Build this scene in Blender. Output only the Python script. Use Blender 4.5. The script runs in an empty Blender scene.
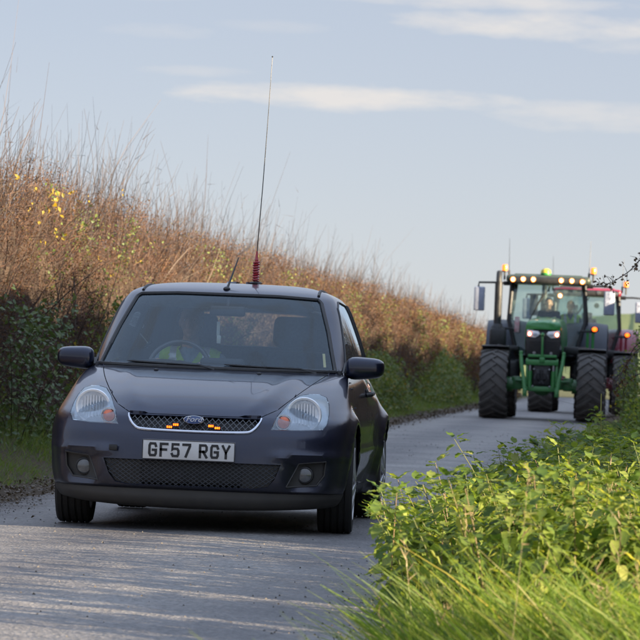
import bpy, bmesh, math, random
import numpy as np
from mathutils import Vector, Matrix, noise as mnoise

# ------------------------------------------------------------------ camera, sky, sun, exposure
SC = bpy.context.scene
COL = SC.collection
R = math.radians
random.seed(7)
RNG = np.random.default_rng(11)

cam_d = bpy.data.cameras.new('camera')
cam = bpy.data.objects.new('camera', cam_d)
COL.objects.link(cam)
cam_d.sensor_width = 36
cam_d.lens = 3740 / 640 * 36
cam_d.clip_start = 0.5
cam_d.clip_end = 20000
PSI, ROLL, PITCH = R(4.85), R(2.3), math.atan(43.6 / 3740)
cam.matrix_world = (Matrix.Translation((0, 0, 0.97)) @ Matrix.Rotation(PSI, 4, 'Z')
                    @ Matrix.Rotation(math.pi / 2 + PITCH, 4, 'X') @ Matrix.Rotation(ROLL, 4, 'Z'))
cam_d.dof.use_dof = True
cam_d.dof.focus_distance = 21.2
cam_d.dof.aperture_fstop = 13
SC.camera = cam

SUN_AZ, SUN_EL = R(117), R(11)       # azimuth clockwise from +Y
w = bpy.data.worlds.new('World')
SC.world = w
w.use_nodes = True
wn, wl = w.node_tree.nodes, w.node_tree.links
wn.clear()
wout = wn.new('ShaderNodeOutputWorld')
bg = wn.new('ShaderNodeBackground')
bg.inputs[1].default_value = 0.069
sky = wn.new('ShaderNodeTexSky')
sky.sky_type = 'NISHITA'
sky.sun_disc = False
sky.sun_elevation = SUN_EL
sky.sun_rotation = SUN_AZ
sky.air_density = 0.7
sky.dust_density = 0.3
sky.ozone_density = 4.0
wl.new(bg.outputs[0], wout.inputs[0])
# clouds: long thin banks low in the sky, in direction coordinates (azimuth, elevation)
tc = wn.new('ShaderNodeTexCoord')
sep = wn.new('ShaderNodeSeparateXYZ')
wl.new(tc.outputs['Generated'], sep.inputs[0])


def wmath(op, a, b=None, c=None):
    n = wn.new('ShaderNodeMath')
    n.operation = op
    for i, q in enumerate((a, b, c)):
        if q is None:
            continue
        if isinstance(q, (int, float)):
            n.inputs[i].default_value = q
        else:
            wl.new(q, n.inputs[i])
    return n.outputs[0]


az = wmath('ARCTAN2', sep.outputs[0], sep.outputs[1])
el = wmath('ARCSINE', sep.outputs[2])
cx = wn.new('ShaderNodeCombineXYZ')
wl.new(wmath('MULTIPLY', az, 44.0), cx.inputs[0])
wl.new(wmath('MULTIPLY', el, 190.0), cx.inputs[1])
nz = wn.new('ShaderNodeTexNoise')
nz.inputs['Scale'].default_value = 1.0
nz.inputs['Detail'].default_value = 10
nz.inputs['Roughness'].default_value = 0.62
wl.new(cx.outputs[0], nz.inputs['Vector'])
nzo = nz.outputs['Fac']


def bank(a0, e0, aw, eh, s=1.0):
    """soft ellipse in azimuth/elevation (radians), ragged by the noise"""
    da = wmath('DIVIDE', wmath('SUBTRACT', az, a0), aw)
    de = wmath('DIVIDE', wmath('SUBTRACT', el, e0), eh)
    r2 = wmath('ADD', wmath('MULTIPLY', da, da), wmath('MULTIPLY', de, de))
    v = wmath('SUBTRACT', 1.15, r2)
    v = wmath('ADD', v, wmath('MULTIPLY', wmath('SUBTRACT', nzo, 0.5), 3.2))
    v = wmath('MULTIPLY', v, 0.75 * s)
    n = wn.new('ShaderNodeClamp')
    wl.new(v, n.inputs[0])
    n.inputs[2].default_value = s
    return n.outputs[0]


def px_dir(px, py):
    c, s = math.cos(ROLL), math.sin(ROLL)
    x = (c * (px - 320) + s * (py - 320)) / 3740
    y = (-s * (px - 320) + c * (py - 320)) / 3740
    return x - PSI, -y + PITCH


cl = None
for (px, py, ww, hh, s) in [(340, 97, 175, 14, 0.9), (600, 117, 110, 16, 0.5), (555, 28, 165, 15, 0.8),
                            (470, 2, 150, 9, 0.7), (160, 32, 60, 8, 0.25), (205, 72, 60, 6, 0.3),
                            (150, -4, 60, 6, 0.4), (275, 28, 60, 7, 0.2), (640, 48, 60, 9, 0.4)]:
    a0, e0 = px_dir(px, py)
    b = bank(a0, e0, ww / 3740, hh / 3740, s)
    cl = b if cl is None else wmath('MAXIMUM', cl, b)
# elsewhere over the sky the same kind of broken thin cloud
nb = wn.new('ShaderNodeTexNoise')
nb.inputs['Scale'].default_value = 0.9
nb.inputs['Detail'].default_value = 6
cx2 = wn.new('ShaderNodeCombineXYZ')
wl.new(wmath('MULTIPLY', az, 2.2), cx2.inputs[0])
wl.new(wmath('MULTIPLY', el, 9.0), cx2.inputs[1])
wl.new(cx2.outputs[0], nb.inputs['Vector'])
hi = wmath('MULTIPLY', wmath('SUBTRACT', nb.outputs['Fac'], 0.5), 3.0)
hi = wmath('MULTIPLY', hi, wmath('GREATER_THAN', el, 0.11))
hc = wn.new('ShaderNodeClamp')
wl.new(hi, hc.inputs[0])
hc.inputs[2].default_value = 0.35
cl = wmath('MAXIMUM', cl, hc.outputs[0])
def wmix(f, a, b):
    n = wn.new('ShaderNodeMix')
    n.data_type = 'RGBA'
    for k, q in (('Factor', f), ('A', a), ('B', b)):
        if isinstance(q, (int, float)):
            n.inputs[k].default_value = q
        elif isinstance(q, tuple):
            n.inputs[k].default_value = (*q, 1)
        else:
            wl.new(q, n.inputs[k])
    return n.outputs['Result']


# a thin high veil, brightened overhead to fill the shade, then the cloud banks
vf = wn.new('ShaderNodeMapRange')
vf.inputs['From Min'].default_value = 0.0
vf.inputs['From Max'].default_value = 0.9
vf.inputs['To Min'].default_value = 0.90
vf.inputs['To Max'].default_value = 0.8
wl.new(el, vf.inputs['Value'])
vc = wn.new('ShaderNodeMapRange')
vc.inputs['From Min'].default_value = 0.015
vc.inputs['From Max'].default_value = 0.11
wl.new(el, vc.inputs['Value'])
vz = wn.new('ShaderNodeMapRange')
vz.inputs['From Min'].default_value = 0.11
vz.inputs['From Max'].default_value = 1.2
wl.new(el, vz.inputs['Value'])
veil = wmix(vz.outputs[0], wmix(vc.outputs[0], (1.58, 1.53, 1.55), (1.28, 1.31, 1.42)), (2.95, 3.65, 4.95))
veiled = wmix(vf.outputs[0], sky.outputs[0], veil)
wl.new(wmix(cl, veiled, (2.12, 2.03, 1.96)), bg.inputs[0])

sd = bpy.data.lights.new('sun', 'SUN')
sd.energy = 4.2
sd.angle = R(0.5)
sd.color = (1.0, 0.80, 0.54)
so = bpy.data.objects.new('sun', sd)
COL.objects.link(so)
sdir = Vector((math.sin(SUN_AZ) * math.cos(SUN_EL), math.cos(SUN_AZ) * math.cos(SUN_EL), math.sin(SUN_EL)))
so.rotation_euler = sdir.to_track_quat('Z', 'Y').to_euler()
so.location = (30, -10, 30)
SC.view_settings.view_transform = 'Standard'
SC.view_settings.look = 'None'
SC.view_settings.exposure = 2.5
SC.view_settings.gamma = 1
SC.cycles.max_bounces = 8
SC.cycles.transparent_max_bounces = 16
SC.cycles.use_adaptive_sampling = True
SC.cycles.use_denoising = True


# ------------------------------------------------------------------ helpers
def tag(o, label=None, cat=None, group=None, kind=None):
    if label:
        o['label'] = label
    if cat:
        o['category'] = cat
    if group:
        o['group'] = group
    if kind:
        o['kind'] = kind
    return o


def empty(name, loc=(0, 0, 0), rz=0, **k):
    o = bpy.data.objects.new(name, None)
    COL.objects.link(o)
    o.location = loc
    o.rotation_euler = (0, 0, rz)
    o.empty_display_size = 0.2
    return tag(o, **k)


def mat(name, c1, c2=None, scale=8.0, rough=0.5, metal=0.0, coat=0.0, bump=0.0, bscale=None, emit=0.0,
        spec=0.5, trans=0.0, sss=0.0, rrange=0.1, detail=5):
    m = bpy.data.materials.new(name)
    m.use_nodes = True
    n, l = m.node_tree.nodes, m.node_tree.links
    p = n['Principled BSDF']
    p.inputs['Roughness'].default_value = rough
    p.inputs['Metallic'].default_value = metal
    p.inputs['Coat Weight'].default_value = coat
    p.inputs['Coat Roughness'].default_value = 0.04
    p.inputs['Specular IOR Level'].default_value = spec
    p.inputs['Transmission Weight'].default_value = trans
    c2 = c2 or tuple(x * 0.8 for x in c1)
    t = n.new('ShaderNodeTexCoord')
    z = n.new('ShaderNodeTexNoise')
    z.inputs['Scale'].default_value = scale
    z.inputs['Detail'].default_value = detail
    l.new(t.outputs['Object'], z.inputs['Vector'])
    r = n.new('ShaderNodeValToRGB')
    r.color_ramp.elements[0].position = 0.32
    r.color_ramp.elements[1].position = 0.68
    r.color_ramp.elements[0].color = (*c1, 1)
    r.color_ramp.elements[1].color = (*c2, 1)
    l.new(z.outputs['Fac'], r.inputs['Fac'])
    l.new(r.outputs['Color'], p.inputs['Base Color'])
    if rrange:
        mr = n.new('ShaderNodeMapRange')
        mr.inputs['To Min'].default_value = max(0, rough - rrange)
        mr.inputs['To Max'].default_value = min(1, rough + rrange)
        l.new(z.outputs['Fac'], mr.inputs['Value'])
        l.new(mr.outputs['Result'], p.inputs['Roughness'])
    if emit:
        l.new(r.outputs['Color'], p.inputs['Emission Color'])
        p.inputs['Emission Strength'].default_value = emit
    if bump:
        z2 = n.new('ShaderNodeTexNoise')
        z2.inputs['Scale'].default_value = bscale or scale * 6
        z2.inputs['Detail'].default_value = 4
        l.new(t.outputs['Object'], z2.inputs['Vector'])
        b = n.new('ShaderNodeBump')
        b.inputs['Strength'].default_value = bump
        b.inputs['Distance'].default_value = 0.01
        l.new(z2.outputs['Fac'], b.inputs['Height'])
        l.new(b.outputs['Normal'], p.inputs['Normal'])
    return m


def add_dirt(m, z0, z1, col, amount=0.9, scale=9.0, rough=0.85, base=0.0):
    """road dirt: strongest low on the thing (object z), broken up by noise"""
    n, l = m.node_tree.nodes, m.node_tree.links
    p = n['Principled BSDF']
    t = n.new('ShaderNodeTexCoord')
    s = n.new('ShaderNodeSeparateXYZ')
    l.new(t.outputs['Object'], s.inputs[0])
    mr = n.new('ShaderNodeMapRange')
    mr.inputs['From Min'].default_value = z0
    mr.inputs['From Max'].default_value = z1
    mr.inputs['To Min'].default_value = amount
    mr.inputs['To Max'].default_value = base
    l.new(s.outputs[2], mr.inputs['Value'])
    z = n.new('ShaderNodeTexNoise')
    z.inputs['Scale'].default_value = scale
    z.inputs['Detail'].default_value = 8
    z.inputs['Roughness'].default_value = 0.65
    l.new(t.outputs['Object'], z.inputs['Vector'])
    k = n.new('ShaderNodeMath')
    k.operation = 'MULTIPLY_ADD'
    k.inputs[1].default_value = 1.4
    k.inputs[2].default_value = -0.15
    k.use_clamp = True
    l.new(z.outputs['Fac'], k.inputs[0])
    mm = n.new('ShaderNodeMath')
    mm.operation = 'MULTIPLY'
    mm.use_clamp = True
    l.new(mr.outputs[0], mm.inputs[0])
    l.new(k.outputs[0], mm.inputs[1])
    mx = n.new('ShaderNodeMix')
    mx.data_type = 'RGBA'
    l.new(mm.outputs[0], mx.inputs['Factor'])
    old = p.inputs['Base Color'].links[0].from_socket
    l.new(old, mx.inputs['A'])
    mx.inputs['B'].default_value = (*col, 1)
    l.new(mx.outputs['Result'], p.inputs['Base Color'])
    mxr = n.new('ShaderNodeMix')
    l.new(mm.outputs[0], mxr.inputs['Factor'])
    if p.inputs['Roughness'].links:
        l.new(p.inputs['Roughness'].links[0].from_socket, mxr.inputs['A'])
    else:
        mxr.inputs['A'].default_value = p.inputs['Roughness'].default_value
    mxr.inputs['B'].default_value = rough
    l.new(mxr.outputs['Result'], p.inputs['Roughness'])
    cw = p.inputs['Coat Weight'].default_value
    if cw:
        iv = n.new('ShaderNodeMapRange')
        iv.inputs['To Min'].default_value = cw
        iv.inputs['To Max'].default_value = 0
        l.new(mm.outputs[0], iv.inputs['Value'])
        l.new(iv.outputs[0], p.inputs['Coat Weight'])
    return m


def glass_mat(name, tint, refl=1.0, rough=0.0, film=0.0, filmcol=(0.5, 0.5, 0.5)):
    """thin pane: tinted transparency and blue-tinted Fresnel reflection, with a thin diffuse film"""
    m = bpy.data.materials.new(name)
    m.use_nodes = True
    n, l = m.node_tree.nodes, m.node_tree.links
    n.clear()
    o = n.new('ShaderNodeOutputMaterial')
    tr = n.new('ShaderNodeBsdfTransparent')
    tr.inputs[0].default_value = (*tint, 1)
    gl = n.new('ShaderNodeBsdfGlossy')
    gl.inputs['Roughness'].default_value = rough
    gl.inputs['Color'].default_value = (0.82, 0.93, 1, 1)
    fr = n.new('ShaderNodeFresnel')
    fr.inputs[0].default_value = 1.5
    mu = n.new('ShaderNodeMath')
    mu.operation = 'MULTIPLY'
    mu.use_clamp = True
    mu.inputs[1].default_value = 1.75 * refl
    l.new(fr.outputs[0], mu.inputs[0])
    mx = n.new('ShaderNodeMixShader')
    l.new(mu.outputs[0], mx.inputs[0])
    l.new(tr.outputs[0], mx.inputs[1])
    l.new(gl.outputs[0], mx.inputs[2])
    if film:
        df = n.new('ShaderNodeBsdfDiffuse')
        df.inputs[0].default_value = (*filmcol, 1)
        t = n.new('ShaderNodeTexCoord')
        z = n.new('ShaderNodeTexNoise')
        z.inputs['Scale'].default_value = 5
        z.inputs['Detail'].default_value = 6
        l.new(t.outputs['Object'], z.inputs['Vector'])
        k = n.new('ShaderNodeMath')
        k.operation = 'MULTIPLY'
        k.inputs[1].default_value = film * 2
        l.new(z.outputs['Fac'], k.inputs[0])
        m2 = n.new('ShaderNodeMixShader')
        l.new(k.outputs[0], m2.inputs[0])
        l.new(mx.outputs[0], m2.inputs[1])
        l.new(df.outputs[0], m2.inputs[2])
        l.new(m2.outputs[0], o.inputs[0])
    else:
        l.new(mx.outputs[0], o.inputs[0])
    return m


def leaf_mat(name, stops, rough=0.5, trans=0.45, spec=0.4, scale=3.0):
    """colour from the per-blade attribute 'rnd' and a slow noise; light shines through the leaf"""
    m = bpy.data.materials.new(name)
    m.use_nodes = True
    n, l = m.node_tree.nodes, m.node_tree.links
    n.clear()
    o = n.new('ShaderNodeOutputMaterial')
    a = n.new('ShaderNodeAttribute')
    a.attribute_name = 'rnd'
    oi = n.new('ShaderNodeObjectInfo')
    ad = n.new('ShaderNodeMath')
    ad.operation = 'ADD'
    l.new(a.outputs['Fac'], ad.inputs[0])
    l.new(oi.outputs['Random'], ad.inputs[1])
    fr = n.new('ShaderNodeMath')
    fr.operation = 'FRACT'
    l.new(ad.outputs[0], fr.inputs[0])
    r = n.new('ShaderNodeValToRGB')
    while len(r.color_ramp.elements) < len(stops):
        r.color_ramp.elements.new(0.5)
    for e, (p, c) in zip(r.color_ramp.elements, stops):
        e.position = p
        e.color = (*c, 1)
    l.new(fr.outputs[0], r.inputs[0])
    pr = n.new('ShaderNodeBsdfPrincipled')
    pr.inputs['Roughness'].default_value = rough
    pr.inputs['Specular IOR Level'].default_value = spec
    l.new(r.outputs[0], pr.inputs['Base Color'])
    if trans:
        tl = n.new('ShaderNodeBsdfTranslucent')
        mm = n.new('ShaderNodeMix')
        mm.data_type = 'RGBA'
        mm.blend_type = 'MULTIPLY'
        mm.inputs['Factor'].default_value = 1
        mm.inputs['B'].default_value = (1.5, 1.35, 0.6, 1)
        l.new(r.outputs[0], mm.inputs['A'])
        l.new(mm.outputs['Result'], tl.inputs[0])
        ms = n.new('ShaderNodeMixShader')
        ms.inputs[0].default_value = trans
        l.new(pr.outputs[0], ms.inputs[1])
        l.new(tl.outputs[0], ms.inputs[2])
        l.new(ms.outputs[0], o.inputs[0])
    else:
        l.new(pr.outputs[0], o.inputs[0])
    return m


def np_mesh(name, V, F, m, parent=None, rnd=None, smooth=False, loc=None):
    """V (n,3); F (k,3|4) array -> one linked mesh object"""
    me = bpy.data.meshes.new(name)
    V = np.asarray(V, dtype=np.float32)
    F = np.asarray(F, dtype=np.int32)
    me.vertices.add(len(V))
    me.vertices.foreach_set('co', V.ravel())
    k = F.shape[1]
    me.loops.add(F.size)
    me.loops.foreach_set('vertex_index', F.ravel())
    me.polygons.add(len(F))
    me.polygons.foreach_set('loop_start', np.arange(0, F.size, k, dtype=np.int32))
    me.polygons.foreach_set('use_smooth', np.full(len(F), smooth, dtype=bool))
    me.update(calc_edges=True)
    if rnd is not None:
        at = me.attributes.new('rnd', 'FLOAT', 'POINT')
        at.data.foreach_set('value', np.asarray(rnd, dtype=np.float32))
    me.materials.append(m)
    o = bpy.data.objects.new(name, me)
    COL.objects.link(o)
    if parent:
        o.parent = parent
    if loc is not None:
        o.location = loc
    return o


class MB:
    """collects shapes with material slots into one mesh object"""

    def __init__(s):
        s.bm = bmesh.new()

    def add(s, vs, fs, mi=0):
        b = [s.bm.verts.new(v) for v in vs]
        out = []
        for f in fs:
            try:
                q = s.bm.faces.new([b[i] for i in f])
                q.material_index = mi
                out.append(q)
            except ValueError:
                pass
        return b

    def box(s, c, d, rot=None, mi=0, taper=None, bev=0.0, seg=2):
        hx, hy, hz = d[0] / 2, d[1] / 2, d[2] / 2
        vs = [Vector((x, y, z)) for x in (-hx, hx) for y in (-hy, hy) for z in (-hz, hz)]
        if taper:
            for v in vs:
                if v.z > 0:
                    v.x *= taper[0]
                    v.y *= taper[1]
        M = Matrix.Translation(c)
        if rot is not None:
            M = M @ (rot if isinstance(rot, Matrix) else Matrix.Rotation(rot[2], 4, 'Z') @ Matrix.Rotation(rot[1], 4, 'Y') @ Matrix.Rotation(rot[0], 4, 'X'))
        b = s.add([M @ v for v in vs], [(0, 1, 3, 2), (4, 6, 7, 5), (0, 4, 5, 1), (2, 3, 7, 6), (0, 2, 6, 4), (1, 5, 7, 3)], mi)
        if bev:
            es = list({e for v in b for e in v.link_edges})
            r = bmesh.ops.bevel(s.bm, geom=es, offset=bev, segments=seg, affect='EDGES', profile=0.5)
            for f in r['faces']:
                f.material_index = mi
        return b

    def tube(s, pts, rad, n=8, mi=0, caps=True):
        pts = [Vector(p) for p in pts]
        if not hasattr(rad, '__len__'):
            rad = [rad] * len(pts)
        rings = []
        up = Vector((0, 0, 1))
        prev = None
        for i, p in enumerate(pts):
            t = (pts[min(i + 1, len(pts) - 1)] - pts[max(i - 1, 0)]).normalized()
            if prev is None:
                a = t.cross(up)
                if a.length < 1e-3:
                    a = t.cross(Vector((1, 0, 0)))
                a.normalize()
            else:
                a = (prev - t * prev.dot(t)).normalized()
            prev = a
            b = t.cross(a)
            rings.append([s.bm.verts.new(p + (a * math.cos(2 * math.pi * k / n) + b * math.sin(2 * math.pi * k / n)) * rad[i]) for k in range(n)])
        for i in range(len(rings) - 1):
            for k in range(n):
                f = s.bm.faces.new((rings[i][k], rings[i][(k + 1) % n], rings[i + 1][(k + 1) % n], rings[i + 1][k]))
                f.material_index = mi
                f.smooth = True
        if caps:
            for r in (rings[0][::-1], rings[-1]):
                f = s.bm.faces.new(r)
                f.material_index = mi

    def lathe(s, prof, n=32, M=None, mi=0, close=False, mis=None):
        """prof: (radius, height) pairs round local z"""
        M = M or Matrix.Identity(4)
        rings = []
        for (r, h) in prof:
            rings.append([s.bm.verts.new(M @ Vector((r * math.cos(2 * math.pi * k / n), r * math.sin(2 * math.pi * k / n), h))) for k in range(n)] if r > 1e-6 else [s.bm.verts.new(M @ Vector((0, 0, h)))])
        seq = list(range(len(rings) - 1)) + ([len(rings) - 1] if close else [])
        for i in seq:
            a, b = rings[i], rings[(i + 1) % len(rings)]
            for k in range(n):
                k2 = (k + 1) % n
                q = [a[k % len(a)], a[k2 % len(a)], b[k2 % len(b)], b[k % len(b)]]
                q = list(dict.fromkeys(q))
                if len(q) > 2:
                    f = s.bm.faces.new(q)
                    f.material_index = mis[i] if mis else mi
                    f.smooth = True

    def prism(s, poly, h, M=None, mi=0, bev=0.0):
        """poly in local xy, extruded along local z from 0 to h"""
        M = M or Matrix.Identity(4)
        n = len(poly)
        vs = [M @ Vector((x, y, 0)) for x, y in poly] + [M @ Vector((x, y, h)) for x, y in poly]
        b = s.add(vs, [tuple(range(n))[::-1], tuple(range(n, 2 * n))] + [(i, (i + 1) % n, n + (i + 1) % n, n + i) for i in range(n)], mi)
        if bev:
            es = list({e for v in b for e in v.link_edges})
            r = bmesh.ops.bevel(s.bm, geom=es, offset=bev, segments=2, affect='EDGES', profile=0.5)
            for f in r['faces']:
                f.material_index = mi
        return b

    def ball(s, c, r, mi=0, u=14, v=10, M=None):
        r = r if hasattr(r, '__len__') else (r, r, r)
        T = Matrix.Translation(c) @ (M or Matrix.Identity(4)) @ Matrix.Diagonal((*r, 1))
        q = bmesh.ops.create_uvsphere(s.bm, u_segments=u, v_segments=v, radius=1, matrix=T)
        for x in {f for w_ in q['verts'] for f in w_.link_faces}:
            x.material_index = mi
            x.smooth = True

    def build(s, name, mats, parent=None, sharp=35, smooth=True, loc=None, rot=None):
        me = bpy.data.meshes.new(name)
        bmesh.ops.recalc_face_normals(s.bm, faces=s.bm.faces)
        if smooth:
            for f in s.bm.faces:
                f.smooth = True
        s.bm.to_mesh(me)
        s.bm.free()
        if smooth:
            me.set_sharp_from_angle(angle=R(sharp))
        for m in (mats if isinstance(mats, (list, tuple)) else [mats]):
            me.materials.append(m)
        o = bpy.data.objects.new(name, me)
        COL.objects.link(o)
        if parent:
            o.parent = parent
        if loc is not None:
            o.location = loc
        if rot is not None:
            o.rotation_euler = rot
        return o


def copy_of(o, parent=None, loc=None, rot=None, scale=None):
    c = o.copy()
    COL.objects.link(c)
    c.parent = parent
    if loc is not None:
        c.location = loc
    if rot is not None:
        c.rotation_euler = rot
    if scale is not None:
        c.scale = scale
    return c


def copy_tree(o, parent=None):
    c = copy_of(o, parent)
    for ch in list(o.children):
        copy_tree(ch, c)
    return c


def smooth01(a, b, x):
    t = np.clip((x - a) / (b - a), 0, 1)
    return t * t * (3 - 2 * t)


def wav(x, y=0.0, seed=0):
    """cheap smooth noise about -1..1 for arrays"""
    r = np.random.default_rng(seed)
    s = 0
    for i in range(6):
        f = 0.6 * 1.55 ** i
        a, b, p = r.uniform(-1, 1), r.uniform(-1, 1), r.uniform(0, 6.28)
        s = s + np.sin(x * f * (0.6 + abs(a)) + y * f * (0.6 + abs(b)) * (1 if b > 0 else -1) + p) / 1.4 ** i
    return s / 2.2


def pchip(xs, ys, q):
    """monotone cubic interpolation"""
    xs, ys, q = np.asarray(xs, float), np.asarray(ys, float), np.asarray(q, float)
    hh = np.diff(xs)
    dl = np.diff(ys) / hh
    d = np.zeros_like(ys)
    for i in range(1, len(xs) - 1):
        if dl[i - 1] * dl[i] > 0:
            w1, w2 = 2 * hh[i] + hh[i - 1], hh[i] + 2 * hh[i - 1]
            d[i] = (w1 + w2) / (w1 / dl[i - 1] + w2 / dl[i])
    d[0], d[-1] = dl[0], dl[-1]
    k = np.clip(np.searchsorted(xs, q) - 1, 0, len(xs) - 2)
    t = (q - xs[k]) / hh[k]
    return ((2 * t ** 3 - 3 * t ** 2 + 1) * ys[k] + (t ** 3 - 2 * t ** 2 + t) * hh[k] * d[k]
            + (-2 * t ** 3 + 3 * t ** 2) * ys[k + 1] + (t ** 3 - t ** 2) * hh[k] * d[k + 1])
# ------------------------------------------------------------------ ground, road
def road_z(u, v):
    return -0.02 * ((u + 2.4) / 1.8) ** 2 * 1.4 + 0.006 * wav(u * 0.7, v * 0.25, 3)


def ground_z(u, v):
    inroad = road_z(np.clip(u, -4.3, -0.5), v) - 0.06
    left = smooth01(-4.15, -4.7, u) * 0.07 + smooth01(-4.8, -6.4, u) * 0.32 + smooth01(-5.2, -9, u) * 0.2
    right = smooth01(-0.75, -0.2, u) * 0.10 + smooth01(-0.2, 2.0, u) * 0.15
    rough = 0.03 * wav(u * 1.5, v * 1.2, 5) * (smooth01(-4.2, -4.8, u) + smooth01(-.75, 0, u))
    # the land climbs to a field beyond the bend
    bear = np.arctan2(u, np.maximum(v, 1))
    far = smooth01(135, 430, v) * (8.4 + 1.2 * wav(u * 0.006, v * 0.004, 8)) * smooth01(-0.085, 0.002, bear)
    far2 = smooth01(160, 1500, v) * 7.0 + smooth01(1500, 2600, v) * 10 * (0.9 + 0.18 * wav(u * 0.002, 1.0, 9))
    return inroad + left + right + rough + far + far2 + smooth01(300, 3000, np.abs(u)) * 10


def sheet(name, us, vs_, zf, m, **k):
    U, V = np.meshgrid(us, vs_)
    Z = zf(U, V)
    P = np.stack([U, V, Z], -1).reshape(-1, 3)
    nu, nv = len(us), len(vs_)
    i = np.arange(nv - 1)[:, None] * nu + np.arange(nu - 1)[None, :]
    F = np.stack([i, i + 1, i + nu + 1, i + nu], -1).reshape(-1, 4)
    o = np_mesh(name, P, F, m, smooth=True)
    return tag(o, **k)


def ground_material():
    m = bpy.data.materials.new('earth_and_field')
    m.use_nodes = True
    n, l = m.node_tree.nodes, m.node_tree.links
    p = n['Principled BSDF']
    p.inputs['Roughness'].default_value = 0.95
    p.inputs['Specular IOR Level'].default_value = 0.2
    t = n.new('ShaderNodeTexCoord')
    s = n.new('ShaderNodeSeparateXYZ')
    l.new(t.outputs['Object'], s.inputs[0])
    z = n.new('ShaderNodeTexNoise')
    z.inputs['Scale'].default_value = 3.0
    z.inputs['Detail'].default_value = 9
    l.new(t.outputs['Object'], z.inputs['Vector'])
    soil = n.new('ShaderNodeValToRGB')
    soil.color_ramp.elements[0].color = (.035, .026, .018, 1)
    soil.color_ramp.elements[1].color = (.10, .075, .05, 1)
    l.new(z.outputs['Fac'], soil.inputs[0])
    z2 = n.new('ShaderNodeTexNoise')
    z2.inputs['Scale'].default_value = 0.02
    z2.inputs['Detail'].default_value = 6
    l.new(t.outputs['Object'], z2.inputs['Vector'])
    fld = n.new('ShaderNodeValToRGB')
    fld.color_ramp.elements[0].color = (.13, .17, .065, 1)
    fld.color_ramp.elements[1].color = (.20, .23, .10, 1)
    l.new(z2.outputs['Fac'], fld.inputs[0])
    mr = n.new('ShaderNodeMapRange')
    mr.inputs['From Min'].default_value = 130
    mr.inputs['From Max'].default_value = 200
    l.new(s.outputs[1], mr.inputs['Value'])
    mx = n.new('ShaderNodeMix')
    mx.data_type = 'RGBA'
    l.new(mr.outputs[0], mx.inputs['Factor'])
    l.new(soil.outputs[0], mx.inputs['A'])
    l.new(fld.outputs[0], mx.inputs['B'])
    l.new(mx.outputs['Result'], p.inputs['Base Color'])
    b = n.new('ShaderNodeBump')
    b.inputs['Strength'].default_value = 0.8
    b.inputs['Distance'].default_value = 0.03
    z3 = n.new('ShaderNodeTexNoise')
    z3.inputs['Scale'].default_value = 22
    z3.inputs['Detail'].default_value = 6
    l.new(t.outputs['Object'], z3.inputs['Vector'])
    l.new(z3.outputs['Fac'], b.inputs['Height'])
    l.new(b.outputs[0], p.inputs['Normal'])
    return m


gu = np.unique(np.concatenate([np.linspace(-9, 5, 113), -9 - np.geomspace(0.4, 2500, 40), 5 + np.geomspace(0.4, 2500, 40)]))
gv = np.unique(np.concatenate([np.linspace(-6, 60, 265), np.linspace(60, 180, 161), 180 + np.geomspace(1, 3200, 70), -6 - np.geomspace(0.5, 300, 15)]))
sheet('ground', gu, gv, ground_z, ground_material(), kind='structure')


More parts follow.
